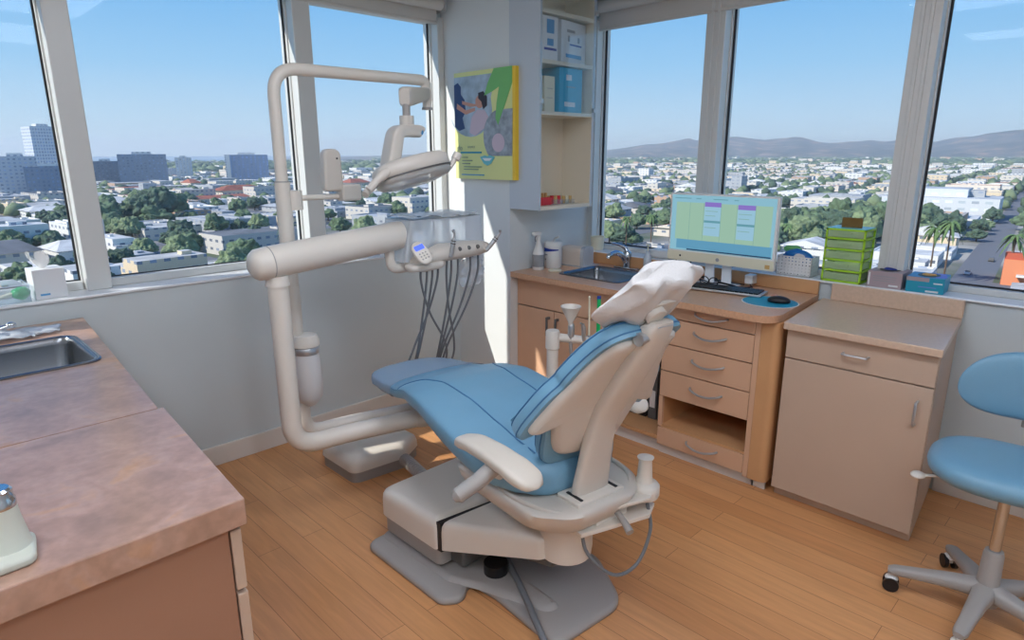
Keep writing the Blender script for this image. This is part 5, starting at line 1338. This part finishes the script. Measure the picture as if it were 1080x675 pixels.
for k in range(5):
    a = math.radians(104+72*k); d = Vector((math.cos(a), math.sin(a), 0)); c0 = Vector((SX, SY, 0)); Lg = .27
    b = MB(); rr = []
    for f_, z, w_, h_ in ((0, .105, .036, .030), (.35, .10, .028, .024), (.7, .088, .023, .019), (.93, .080, .022, .016), (1.0, .078, .015, .010)):
        sd2 = Vector((-d.y, d.x, 0)); rr.append([c0+d*(.02+Lg*f_)+sd2*w_*se(math.cos(q), .7)+Vector((0, 0, z+h_*se(math.sin(q), .7))) for q in [2*PI*j/18 for j in range(18)]])
    b.loft(rr); lg = b.build('leg', 'greyp', st, smooth=60)
    cp = c0+d*(Lg+.005); sw = Vector((-d.y, d.x, 0)) if k % 2 == 0 else d
    cs = MB(); cs.cyl(cp+Vector((0, 0, .075)), cp+Vector((0, 0, .045)), .008, seg=10); cs.cyl(cp+sw*.018+Vector((0, 0, .027)), cp-sw*.018+Vector((0, 0, .027)), .009, seg=12); cs.ell(cp+Vector((0, 0, .045)), (.022, .022, .014), 14, 8)
    ca = cs.build('caster', 'white', lg)
    wh = MB()
    for s_ in (-1, 1): wh.cyl(cp+sw*s_*.010+Vector((0, 0, .0265)), cp+sw*s_*.024+Vector((0, 0, .0265)), .0262, seg=22)
    wh.build('caster_wheel', 'black', lg)
# ================================================================== THE CITY OUTSIDE
GZ = -38.
GA = math.radians(6)
gx_, gy_ = Vector((math.cos(GA), math.sin(GA), 0)), Vector((-math.sin(GA), math.cos(GA), 0))
def G(a, b_, z=0): return gx_*a + gy_*b_ + Vector((0, 0, GZ+z))
def wall_mat(name, wallc, roofc, winc=(104, 112, 124), fl=3.4, bay=4.4, wfrac=.34, rough=.8):
    m = bpy.data.materials.new(name); m.use_nodes = True
    nt = m.node_tree; b = nt.nodes['Principled BSDF']; N = nt.nodes.new; L = nt.links.new
    ge = N('ShaderNodeNewGeometry'); s = N('ShaderNodeSeparateXYZ'); L(ge.outputs['Position'], s.inputs[0])
    ad = N('ShaderNodeMath'); ad.operation = 'ADD'; L(s.outputs['X'], ad.inputs[0]); L(s.outputs['Y'], ad.inputs[1])
    cb = N('ShaderNodeCombineXYZ'); L(ad.outputs[0], cb.inputs['X']); L(s.outputs['Z'], cb.inputs['Y'])
    br = N('ShaderNodeTexBrick'); br.offset = 0; br.inputs['Scale'].default_value = 1; br.inputs['Brick Width'].default_value = bay; br.inputs['Row Height'].default_value = fl
    br.inputs['Mortar Size'].default_value = min(bay, fl)*wfrac; br.inputs['Mortar Smooth'].default_value = 0
    br.inputs['Color1'].default_value = (*lin(winc), 1); br.inputs['Color2'].default_value = (*lin(tuple(min(255, int(c*1.5)) for c in winc)), 1)
    br.inputs['Mortar'].default_value = (*lin(wallc), 1); L(cb.outputs[0], br.inputs['Vector'])
    sn = N('ShaderNodeSeparateXYZ'); L(ge.outputs['Normal'], sn.inputs[0])
    gt = N('ShaderNodeMath'); gt.operation = 'GREATER_THAN'; gt.inputs[1].default_value = .35; L(sn.outputs['Z'], gt.inputs[0])
    ns = N('ShaderNodeTexNoise'); ns.inputs['Scale'].default_value = .12; ns.inputs['Detail'].default_value = 3; L(ge.outputs['Position'], ns.inputs['Vector'])
    rr = N('ShaderNodeValToRGB'); rr.color_ramp.elements[0].position = .35; rr.color_ramp.elements[1].position = .65
    rr.color_ramp.elements[0].color = (*[x*.62 for x in lin(roofc)], 1); rr.color_ramp.elements[1].color = (*lin(roofc), 1)
    L(ns.outputs['Fac'], rr.inputs['Fac'])
    mx = N('ShaderNodeMix'); mx.data_type = 'RGBA'; L(gt.outputs[0], mx.inputs['Factor']); L(br.outputs['Color'], mx.inputs['A']); L(rr.outputs['Color'], mx.inputs['B'])
    L(mx.outputs['Result'], b.inputs['Base Color']); b.inputs['Roughness'].default_value = rough
    return m
PAL = [('white', (226, 226, 222), (228, 228, 226)), ('offwhite', (214, 208, 196), (206, 206, 204)), ('cream', (222, 204, 174), (216, 214, 210)),
       ('grey', (170, 174, 178), (188, 192, 196)), ('tan', (190, 160, 134), (205, 198, 190)), ('tiled', (222, 212, 198), (176, 104, 82)), ('darkroof', (205, 200, 192), (120, 122, 126))]
for n_, a, b_ in PAL: M['bld_'+n_] = wall_mat('city_wall_'+n_, a, b_)
PW_ = [.30, .18, .12, .12, .08, .09, .11]
M['tree'] = mat('tree_foliage', (92, 112, 82), .9, var=.5, scale=2.2, bump=1., bscale=5)
M['tree2'] = mat('tree_foliage_dark', (74, 94, 76), .9, var=.5, scale=2.2, bump=1., bscale=5)
M['tree3'] = mat('tree_foliage_light', (118, 134, 98), .9, var=.45, scale=2.2, bump=1., bscale=5)
M['trunk'] = mat('tree_trunk', (105, 85, 68), .9)

# ground, sea
def ground_mat():
    m = mat('city_ground', (120, 120, 116), .95)
    nt = m.node_tree; N = nt.nodes.new; L = nt.links.new; b = nt.nodes['Principled BSDF']
    ge = N('ShaderNodeNewGeometry'); n = N('ShaderNodeTexNoise'); n.inputs['Scale'].default_value = .018; n.inputs['Detail'].default_value = 7
    L(ge.outputs['Position'], n.inputs['Vector']); r = N('ShaderNodeValToRGB'); e = r.color_ramp.elements
    e[0].position = .4; e[0].color = (*lin((84, 98, 72)), 1); e[1].position = .62; e[1].color = (*lin((176, 172, 164)), 1)
    k = e.new(.5); k.color = (*lin((128, 126, 120)), 1)
    L(n.outputs['Fac'], r.inputs['Fac']); L(r.outputs['Color'], b.inputs['Base Color']); return m
M['ground'] = ground_mat()
M['asphalt'] = mat('asphalt', (112, 114, 120), .9)
M['sea'] = mat('sea_water', (70, 110, 150), .25)
def sector(r0, r1, a0, a1, z, n=60):
    b = MB(); vs = []; 
    for i in range(n+1):
        a = math.radians(a0+(a1-a0)*i/n); vs += [(r0*math.cos(a), r0*math.sin(a), z), (r1*math.cos(a), r1*math.sin(a), z)]
    b.add(vs, [(2*i, 2*i+2, 2*i+3, 2*i+1) for i in range(n)]); return b
g = struct(sector(40, 9500, -14, 58, GZ, 40).build('ground', 'ground', smooth=0))
g = struct(sector(40, 3300, 58, 112, GZ-.02, 40).build('ground', 'ground', smooth=0))
g = struct(sector(3250, 28000, 57.9, 112, GZ-.5, 40).build('sea', 'sea', smooth=0))
struct(g)
# hills beyond the city
prof = [(-14, 420), (0, 400), (4, 380)]
for X_, Y_ in ((1080, 135.5), (1056, 138.7), (1019, 143), (987, 149), (941, 148), (905, 148), (877, 150.6), (847, 144.6), (813, 146), (771, 144.6), (742, 148), (728, 146), (707, 149), (666, 154), (627, 160)):
    xx = X_-540; d = f*675.39 + r2*xx + (-u2)*(Y_-337.5); az = math.degrees(math.atan2(d.y, d.x)); h = d.z/math.hypot(d.x, d.y)*7600
    prof.append((az, h+1.5-GZ))
prof += [(48, 60), (60, 20), (66, 0)]
b = MB(); NA, NR = 360, 22; vs = []
for j in range(NR+1):
    for i in range(NA+1):
        az = -14+80*i/NA; H_ = 0
        for (a0, h0), (a1, h1) in zip(prof, prof[1:]):
            if a0 <= az <= a1: H_ = h0+(h1-h0)*(az-a0)/(a1-a0)
        t = j/NR; rr = 5200+ (9200-5200)*t; s_ = max(0, 1-abs(rr-7600)/2300)
        p = Vector((math.cos(math.radians(az)), math.sin(math.radians(az)), 0))*rr
        ridge = noise.fractal(p*.0011, 1., 2.1, 5); nn = noise.fractal(p*.004, 1, 2.1, 4)
        h = H_*(s_**.9)*(1+ridge*.45*(1-s_)*1.6) + nn*26*min(1, H_/120)*(1-s_*.4)
        if s_ <= 0: h = 0
        vs.append((p.x, p.y, GZ-3+max(0, h)))
b.add(vs, [(j*(NA+1)+i, j*(NA+1)+i+1, (j+1)*(NA+1)+i+1, (j+1)*(NA+1)+i) for j in range(NR) for i in range(NA)])
def hill_mat():
    m = mat('hill_chaparral', (118, 104, 88), 1.)
    nt = m.node_tree; N = nt.nodes.new; L = nt.links.new; bb = nt.nodes['Principled BSDF']
    ge = N('ShaderNodeNewGeometry'); n = N('ShaderNodeTexNoise'); n.inputs['Scale'].default_value = .006; n.inputs['Detail'].default_value = 8
    L(ge.outputs['Position'], n.inputs['Vector']); r = N('ShaderNodeValToRGB'); e = r.color_ramp.elements
    e[0].position = .38; e[0].color = (*lin((44, 52, 44)), 1); e[1].position = .68; e[1].color = (*lin((160, 128, 102)), 1)
    k = e.new(.52); k.color = (*lin((84, 76, 64)), 1)
    L(n.outputs['Fac'], r.inputs['Fac']); L(r.outputs['Color'], bb.inputs['Base Color']); return m
M['hill'] = hill_mat()
struct(b.build('hills', 'hill', smooth=180))

# streets as raised strips of asphalt
def inview(p, lo=-8, hi=98):
    a = math.degrees(math.atan2(p.y, p.x)); return lo < a < hi
BA_, BB_ = 128., 74.
st_ = MB()
for k in range(-6, 32):
    c_ = 13.5+BB_*k
    p, q = G(90, c_-5.5, .05), G(2600, c_+5.5, .05)
    vs = [G(60, c_-5.5, .05), G(2600, c_-5.5, .05), G(2600, c_+5.5, .05), G(60, c_+5.5, .05)]
    st_.add([tuple(v) for v in vs], [(0, 1, 2, 3)])
for k in range(0, 20):
    c_ = -12+BA_*k
    vs = [G(c_-5, -300, .07), G(c_+5, -300, .07), G(c_+5, 2600, .07), G(c_-5, 2600, .07)]
    st_.add([tuple(v) for v in vs], [(0, 1, 2, 3)])
struct(st_.build('streets', 'asphalt', smooth=0))

# building templates (unit footprint, unit height) -> scaled copies
def bt(kind):
    b = MB()
    if kind == 0:      # flat roof with parapet and plant boxes
        b.box(-.5, .5, -.5, .5, 0, .93)
        for q in ((-.5, .5, -.5, -.47), (-.5, .5, .47, .5), (-.5, -.47, -.47, .47), (.47, .5, -.47, .47)): b.box(*q, .93, 1.)
        b.box(-.25, -.1, -.1, .1, .93, 1.1); b.box(.15, .3, .1, .25, .93, 1.06)
    elif kind == 1:    # L shape, two heights
        b.box(-.5, .5, -.5, .0, 0, 1); b.box(-.5, .05, .0, .5, 0, .7); b.box(.2, .35, -.35, -.2, 1, 1.12)
    elif kind == 2:    # gabled
        b.box(-.5, .5, -.5, .5, 0, .72)
        b.loft([[(-.54, -.54, .70), (-.54, .54, .70), (-.54, 0, 1.05)], [(.54, -.54, .70), (.54, .54, .70), (.54, 0, 1.05)]])
    elif kind == 3:    # stepped flat block
        b.box(-.5, .5, -.5, .5, 0, .7); b.box(-.5, .1, -.4, .5, .7, 1.); b.box(.2, .4, -.1, .1, .7, .82); b.box(-.3, -.2, 0, .1, 1, 1.1)
    elif kind == 4:    # long warehouse with skylights
        b.box(-.5, .5, -.5, .5, 0, .9)
        for i in range(4): b.box(-.42+.22*i, -.34+.22*i, -.3, .3, .9, .97)
        b.box(-.5, .5, -.5, -.47, .9, 1.)
    elif kind == 5:    # hipped
        b.box(-.5, .5, -.5, .5, 0, .7)
        b.loft([[(-.55, -.55, .7), (.55, -.55, .7), (.55, .55, .7), (-.55, .55, .7)], [(-.25, -.05, 1.05), (.25, -.05, 1.05), (.25, .05, 1.05), (-.25, .05, 1.05)]])
    return b
TPL = {}
LAB = {'white': 'white', 'offwhite': 'off-white', 'cream': 'cream', 'grey': 'grey', 'tan': 'tan', 'tiled': 'red-roofed', 'darkroof': 'dark-roofed'}
SHP = ['flat-roofed block with rooftop boxes', 'L-shaped low block', 'gabled low house', 'stepped flat-roofed block', 'long flat warehouse', 'hip-roofed house']
def inst(kind, pal):
    if (kind, pal) not in TPL:
        o = bt(kind).build('building', 'bld_'+pal, smooth=0); me = o.data; bpy.data.objects.remove(o); TPL[(kind, pal)] = me
    return TPL[(kind, pal)]
random.seed(21)
lots = []
def cleared(a, b_, p):
    if abs(a-500) < 48 and abs(b_-50) < 58: return True
    if 185 < p.x < 330 and -16 < b_ < 8.5 and a > 230 and a < 285: return True      # orange building lot
    q = Vector((p.x, p.y))
    for c_, r_ in (((305, 118), 40), ((342, 103), 38), ((330, 140), 26), ((100, 405), 22), ((118, 415), 16)):
        if (q-Vector(c_)).length < r_: return True
    return False
for ka in range(0, 20):
    for kb in range(-6, 32):
        a0 = -12+BA_*ka+8; a1 = a0+BA_-16; b0 = 13.5+BB_*kb+8; b1 = b0+BB_-16
        ctr = G((a0+a1)/2, (b0+b1)/2); rad = math.hypot(ctr.x, ctr.y)
        if rad > 2600 or rad < 95 or not inview(ctr, -12, 102): continue
        big = random.random() < .30
        rows = 1 if big and random.random() < .4 else 2
        for rw in range(rows):
            rb0 = b0+(b1-b0)*rw/rows; rb1 = b0+(b1-b0)*(rw+1)/rows; a = a0
            while a < a1-8:
                w_ = random.uniform(26, 52) if big else random.uniform(11, 24); w_ = min(w_, a1-a)
                if random.random() < .90:
                    dpt = (rb1-rb0)*random.uniform(.6, .88); h = random.choice([4, 4.5, 5, 5.5, 6, 7, 8, 9.5] if not big else [5.5, 6, 7, 8, 9, 12])
                    if rad > 500 and random.random() < .05: h *= 1.8
                    ca, cb_ = a+w_/2, (rb0+rb1)/2+random.uniform(-2, 2); p = G(ca, cb_)
                    if not cleared(ca, cb_, p) and p.xy.length > 120:
                        pal = random.choices([x[0] for x in PAL], PW_)[0]
                        kind = random.choice([2, 5, 2, 5, 1, 0]) if pal == 'tiled' else (random.choice([0, 3, 4, 1]) if big else random.choice([0, 0, 1, 3, 2, 5]))
                        lots.append((p.xy.length, p, w_*.92, dpt, h, kind, pal, ca, cb_))
                a += w_+random.uniform(.5, 5)
lots.sort(key=lambda q: q[0])
def seen(p):
    az = math.degrees(math.atan2(p.y, p.x)); return (5.5 < az < 38.2 or 51 < az < 85) and p.xy.length > 185
near = [q for q in lots if seen(q[1])][:285]; ids = set(id(q) for q in near)
for (_, p, w_, dpt, h, kind, pal, ca, cb_) in near:
    o = bpy.data.objects.new('building', inst(kind, pal)); COL.objects.link(o)
    o.location = p; o.scale = (w_, dpt, h); o.rotation_euler = (0, 0, GA)
    side = 'beyond the right windows' if p.y < p.x else 'beyond the left windows'
    tag(o, '%s %s in the city %s' % (LAB[pal], SHP[kind], side), 'building', 'low buildings of the city %s, %s %s' % (side, LAB[pal], SHP[kind]))
KEEP = []
for (x0_, x1_), rr_, ra_ in (((37, 62), 950, 34), ((3, 32), 800, 32), ((33, 66), 760, 34), ((100, 122), 1050, 32), ((132, 170), 1000, 46), ((187, 201), 1200, 26), ((242, 280), 1050, 46)):
    d_ = f*675.39 + r2*((x0_+x1_)/2-540) + (-u2)*(176-337.5); d_ = Vector((d_.x, d_.y)).normalized()*rr_; KEEP.append((d_, ra_))
def hits(p): return any((Vector((p.x, p.y))-c).length < q for c, q in KEEP)
fb_ = MB(); pn = [x[0] for x in PAL]
for q in lots:
    if id(q) in ids: continue
    _, p, w_, dpt, h, kind, pal, ca, cb_ = q
    if hits(p): continue
    fb_.cur = pn.index(pal); t_ = bt(kind if kind in (2, 5, 0) and _ < 900 else 99)
    if not t_.v: t_.box(-.5, .5, -.5, .5, 0, 1)
    c_, s_ = math.cos(GA), math.sin(GA)
    fb_.add([(p.x + v[0]*w_*c_-v[1]*dpt*s_, p.y + v[0]*w_*s_+v[1]*dpt*c_, GZ+v[2]*h) for v in t_.v], t_.f)
# farther belt, scattered
random.seed(5)
for i in range(1900):
    az = math.radians(random.uniform(-8, 57)); rr = 2600+random.random()**1.3*3600; p = Vector((rr*math.cos(az), rr*math.sin(az), GZ))
    w_ = random.uniform(14, 46); d_ = random.uniform(12, 30); h = random.choice([6, 8, 9, 12, 16, 22 if random.random() < .2 else 9])
    fb_.cur = random.choices(range(len(pn)), PW_)[0]
    fb_.box(p.x-w_/2, p.x+w_/2, p.y-d_/2, p.y+d_/2, GZ, GZ+h)
for i in range(700):
    az = math.radians(random.uniform(57, 98)); rr = 2600+random.random()*600; p = Vector((rr*math.cos(az), rr*math.sin(az), GZ))
    w_ = random.uniform(14, 46); fb_.cur = random.choices(range(len(pn)), PW_)[0]; fb_.box(p.x-w_/2, p.x+w_/2, p.y-8, p.y+8, GZ, GZ+random.choice([6, 8, 12, 16]))
o = fb_.build('distant_buildings', ['bld_'+x for x in pn], smooth=0)
tag(o, 'countless tiny pale buildings of the distant city out to the horizon', 'buildings', kind='stuff')

# high-rises on the left horizon and other landmarks
def tower(label, az_px, rr, w_, d_, ztop, wc, roofc, win, fl, bay, rot=0., extra=None):
    x0, x1 = az_px; xm = (x0+x1)/2-540; d = f*675.39 + r2*xm + (-u2)*(176-337.5); d = Vector((d.x, d.y, 0)).normalized()
    p = d*rr; p.z = GZ; rz = math.atan2(d.y, d.x)-PI/2+rot
    t = thing('office_tower', label, 'building', p, rz); mm = wall_mat('tower_wall', wc, roofc, win, fl, bay, .28)
    h = ztop-GZ; R = Matrix.Rotation(rz, 3, 'Z')
    MB().obox(p+Vector((0, 0, h/2)), (w_, d_, h), rz).build('tower_body', mm, t, smooth=0)
    MB().obox(p+Vector((0, 0, h+1.5)), (w_*.4, d_*.5, 3), rz).build('roof_plant', 'bld_white', t, smooth=0)
    if extra:
        for (ox, oz, ww, hh) in extra: MB().obox(p+R @ Vector((ox, 0, 0))+Vector((0, 0, oz)), (ww, d_*1.02, hh), rz).build('end_bay', 'bld_white', t, smooth=0)
tower('tall blue-grey office tower on the far left skyline', (37, 62), 950, 30, 26, 34, (205, 212, 218), (210, 212, 214), (96, 116, 142), 3.6, 3.2, .35)
tower('pale mid-rise block left of the tall tower', (3, 32), 800, 32, 24, 1, (196, 200, 204), (200, 202, 204), (120, 130, 144), 3.4, 3.6)
tower('low blue-grey office block right of the tall tower', (33, 66), 760, 36, 22, -8, (120, 138, 160), (150, 160, 170), (84, 104, 130), 3.4, 3.0)
tower('dark low block beside the first white mullion', (100, 122), 1050, 32, 20, -6, (120, 130, 142), (130, 138, 146), (90, 102, 118), 3.4, 3.4)
tower('wide dark grey slab building on the left skyline', (132, 170), 1000, 56, 24, 3, (150, 158, 170), (160, 164, 170), (112, 122, 138), 3.4, 3.4)
tower('small white tower right of the grey slab building', (187, 201), 1200, 24, 18, -2, (216, 214, 208), (214, 212, 208), (150, 156, 164), 3.4, 3.2)
tower('blue slab building with white end wall left of the lamp pole', (242, 280), 1050, 58, 24, 2, (138, 154, 178), (190, 196, 202), (104, 124, 156), 3.4, 3.0, 0, [(-26, 20, 7, 40.5)])
# orange building and the white hospital-like block by the street
def gb(name, label, a, b_, w_, d_, h, mcol, parts=()):
    p = G(a, b_); t = thing(name, label, 'building', p, GA)
    MB().obox(p+Vector((0, 0, h/2)), (w_, d_, h), GA).build('wall_block', mcol, t, smooth=0)
    for (nm, oa, ob, oz, sa, sb, sz, m_) in parts: MB().obox(G(a+oa, b_+ob, oz), (sa, sb, sz), GA).build(nm, m_, t, smooth=0)
M['orange'] = mat('orange_stucco', (224, 140, 98), .8); M['terra'] = mat('brick_red', (190, 92, 66), .8); M['ylw'] = mat('yellow_sign', (240, 205, 60), .6)
gb('corner_shop', 'orange stucco shop beside the street, far right of the view', 258, -4, 22, 20, 8, 'orange', [('end_wall', -9, 6, 5, 3, 8.2, 10, 'terra'), ('canopy', -12, -2, 3.4, 3, 17, .6, 'bld_white'), ('sign_band', -11.2, -3, 5.0, .4, 8, 1.2, 'ylw'), ('roof', 0, 0, 8.2, 20, 18, .4, 'bld_white'), ('shop_window', -11.1, -3, 1.8, .3, 13, 2.4, 'greyd')])
M['hosp'] = wall_mat('long_white_block', (208, 212, 216), (206, 210, 214), (160, 170, 180), 4.2, 6., .32)
gb('office_block', 'large stepped white office block above the street on the right', 500, 50, 40, 62, 13, 'hosp', [('upper_floor', 4, 6, 15.5, 30, 40, 5, 'hosp'), ('glass_bay', -20.2, 14, 7, .6, 10, 10, 'greyd'), ('roof_plant', 4, -18, 15, 12, 8, 4, 'bld_grey')])

# ------------------------------------------------------------------ trees
def ico(sub, seed, amp):
    bm = bmesh.new(); bmesh.ops.create_icosphere(bm, subdivisions=sub, radius=1)
    for v in bm.verts:
        n_ = noise.fractal(v.co*1.6+Vector((seed*7, seed, 0)), 1, 2.2, 4); v.co *= 1+amp*n_
        if v.co.z < -.35: v.co.z = -.35+(v.co.z+.35)*.3
    return bm
def tree_mesh(k, m_):
    bm = ico(5, k, .42)
    for v in bm.verts: v.co *= 1+.16*noise.noise(v.co*6)+.12*noise.noise(v.co*14)+.06*noise.noise(v.co*30); me = bpy.data.meshes.new('tree'); bm.to_mesh(me); bm.free(); me.materials.append(M[m_]); return me
TM = [tree_mesh(i, m_) for i, m_ in enumerate(('tree', 'tree2', 'tree3', 'tree', 'tree2'))]
tk = MB().tube([(0, 0, -1.25), (0, 0, -.2)], [.09, .07], 8).build('trunk', 'trunk'); TK = tk.data; bpy.data.objects.remove(tk)
trees = []
random.seed(33)
def put(p, s_, big=False): trees.append((p.xy.length, p, s_, random.randrange(5), random.uniform(.8, 1.2)))
for c_, r_, n_, s0, s1 in (((305, 118), 30, 20, 4.8, 7.5), ((340, 104), 30, 20, 5, 8), ((330, 140), 22, 10, 5, 7), ((100, 405), 18, 6, 7, 10), ((118, 415), 14, 5, 7, 10)):
    for i in range(n_):
        a = random.uniform(0, 2*PI); q = r_*math.sqrt(random.random()); put(Vector((c_[0]+q*math.cos(a), c_[1]+q*math.sin(a), GZ)), random.uniform(s0, s1))
for ka in range(0, 20):
    for kb in range(-6, 32):
        a0 = -12+BA_*ka; b0 = 13.5+BB_*kb; ctr = G(a0+60, b0+35); rad = ctr.xy.length
        if rad > 2600 or rad < 150 or not inview(ctr, -10, 100): continue
        n_ = 15 if rad < 900 else 16
        for i in range(n_):
            if random.random() < .5: p = G(a0+random.uniform(6, BA_-6), b0+random.choice([7.5, -7.5+BB_])+random.uniform(-1, 1))
            elif random.random() < .5: p = G(a0+random.uniform(6, BA_-6), b0+BB_/2+random.uniform(-5, 5))
            else: p = G(a0+random.choice([7, BA_-7]), b0+random.uniform(6, BB_-6))
            p = Vector(p); s_ = random.uniform(2.4, 5.6)
            if (p.xy-Vector((255, 27))).length < 34 or (p.x < 330 and abs(p.y-p.x*.13-4) < 12): continue
            put(p, s_)
trees.sort(key=lambda q: q[0])
tn_ = [q for q in trees if seen(q[1]) and q[2] > 2.4][:270]; ids = set(id(q) for q in tn_)
KL = ['rounded green tree', 'dark green tree', 'pale green tree', 'rounded green tree', 'dark green tree']
for (_, p, s_, k, asp) in tn_:
    o = bpy.data.objects.new('tree', TM[k]); COL.objects.link(o); o.scale = (s_, s_, s_*.85*asp); o.location = p+Vector((0, 0, s_*asp*.85*1.2))
    o.rotation_euler = (0, 0, random.uniform(0, 6))
    side = 'beyond the right windows' if p.y < p.x else 'beyond the left windows'
    if s_ > 6.0: lb_ = 'large spreading %s in the park cluster %s' % (KL[k].split(' ', 1)[1], side)
    else: lb_ = '%s between the low city buildings %s' % (KL[k], side)
    tag(o, lb_, 'tree', 'trees: '+lb_)
    tr2 = bpy.data.objects.new('trunk', TK); COL.objects.link(tr2); tr2.parent = o
bms = [ico(1, i, .5) for i in range(6)]; base_ = [([v.co.copy() for v in bm.verts], [[v.index for v in fc.verts] for fc in bm.faces]) for bm in bms]
ft = MB()
def far_tree(p, s_, sz):
    vs, fs = random.choice(base_); ft.cur = random.randrange(3); ft.add([(p.x+v.x*s_, p.y+v.y*s_, GZ+sz*.7+v.z*sz) for v in vs], fs)
for q in trees:
    if id(q) not in ids and not hits(q[1]): far_tree(q[1], q[2]*1.15, q[2]*1.1)
for i in range(8500):
    az = math.radians(random.uniform(-8, 57)); rr = 2400+random.random()**1.2*4200; far_tree(Vector((rr*math.cos(az), rr*math.sin(az), 0)), random.uniform(8, 26), random.uniform(6, 12))
for i in range(1900):
    az = math.radians(random.uniform(57, 98)); rr = 1500+random.random()*1750; far_tree(Vector((rr*math.cos(az), rr*math.sin(az), 0)), random.uniform(8, 22), random.uniform(6, 12))
o = ft.build('distant_trees', ['tree', 'tree2', 'tree3'], smooth=180)
tag(o, 'uncountable dark green trees filling the distant city to the horizon', 'trees', kind='stuff')

# palms
random.seed(9)
M['palm'] = mat('palm_fronds', (96, 122, 74), .8, var=.3, scale=2)
def palm(p, h, label, spread=3.6):
    t = thing('palm_tree', label, 'palm tree', p)
    MB().tube([p, p+Vector((.2, .1, h*.5)), p+Vector((.1, .3, h))], [.32, .24, .2], 8).build('trunk', 'trunk', t)
    b = MB(); c_ = p+Vector((.1, .3, h))
    for k in range(26):
        a = 2*PI*k/26*2.4; el = random.uniform(-.5, 1.2); L_ = spread*random.uniform(.8, 1.1); pts = []
        d = Vector((math.cos(a), math.sin(a), 0)); sd2 = Vector((-d.y, d.x, 0)); rr = []
        for q in range(6):
            t_ = q/5; c2 = c_+d*L_*t_*math.cos(el*.5)+Vector((0, 0, L_*(math.sin(el)*t_-1.1*t_*t_))); w_ = .42*math.sin(PI*(.08+.88*t_))
            rr.append([c2+sd2*w_-Vector((0, 0, .25*w_)), c2+Vector((0, 0, .10)), c2-sd2*w_-Vector((0, 0, .25*w_)), c2-Vector((0, 0, .05))])
        b.loft(rr)
    b.build('frond_crown', 'palm', t, smooth=0)
for (x, y, h, lb_, sp) in ((233, 44.5, 19, 'tall palm standing left of the street in the rightmost view', 4.6), (236, 49, 17, 'palm just left of the tallest street palm', 4.0), (246, 30, 15, 'palm in front of the orange shop', 4.4), (262, 22.5, 16, 'palm behind the orange shop at the right edge', 4.4),
                   (229.7, 161.4, 13, 'palm seen left of the monitor through the right windows', 3.4), (237, 153.7, 14, 'palm seen just beside the monitor left edge', 3.4), (262, 113, 14, 'palm in front of the park trees behind the basket', 3.6), (258, 104, 12, 'palm in front of the park trees left of the green tower', 3.2), (118, 250, 11, 'lone palm beyond the left windows', 3.2)):
    palm(Vector((x, y, GZ)), h, lb_, sp)
# cars on the street
def car(a, b_, mcol, label):
    t = thing('car', label, 'car', G(a, b_, .1), GA)
    b = MB(); 
    def gl(x, y, z): return G(a+x, b_+y, z)
    b.loft([[gl(x, y, z) for x, y in ((-2.2*k, -.85*k2), (2.2*k, -.85*k2), (2.2*k, .85*k2), (-2.2*k, .85*k2))] for z, k, k2 in ((.35, .97, .97), (.55, 1, 1), (.95, .98, .97), (1.0, .94, .93))]); b.build('car_body', mcol, t, smooth=0)
    b = MB(); b.loft([[gl(x, y, z) for x, y in ((-1.3*k, -.75*k2), (1.0*k, -.75*k2), (1.0*k, .75*k2), (-1.3*k, .75*k2))] for z, k, k2 in ((1.0, 1, 1), (1.45, .75, .85))]); b.build('cabin', 'greyd', t, smooth=0)
    for x in (-1.35, 1.35):
        for y in (-.8, .8): MB().cyl(gl(x, y-.1, .45), gl(x, y+.1, .45), .34, seg=12).build('wheel', 'black', t)
for a, b_, m_, lb_ in ((212, 15.5, 'white', 'white car on the street nearest the window, far right'), (226, 11.4, 'red', 'red car on the street below the right window'), (262, 15.6, 'white', 'white car farther up the street beyond the red car'), (300, 11.3, 'greyd', 'dark grey car up the street past the orange shop')):
    car(a, b_, m_, lb_)

# light sea haze over the city
hz_m = bpy.data.materials.new('haze'); hz_m.use_nodes = True; nt = hz_m.node_tree; nt.nodes.clear()
vo = nt.nodes.new('ShaderNodeVolumeScatter'); oo = nt.nodes.new('ShaderNodeOutputMaterial'); nt.links.new(vo.outputs[0], oo.inputs['Volume'])
vo.inputs['Color'].default_value = (.80, .90, 1., 1); vo.inputs['Density'].default_value = 1.4e-4; vo.inputs['Anisotropy'].default_value = .2
M['haze'] = hz_m
b = MB(); A_ = [math.radians(-14+126*i/40) for i in range(41)]
ring0 = [(60*math.cos(a), 60*math.sin(a)) for a in A_] + [(9400*math.cos(a), 9400*math.sin(a)) for a in reversed(A_)]
b.prism(ring0, GZ+.5, 150)
o = b.build('haze', 'haze', smooth=0)
tag(o, 'thin bluish haze hanging over the distant city and hills', 'haze', kind='stuff')
scn.cycles.volume_bounces = 1
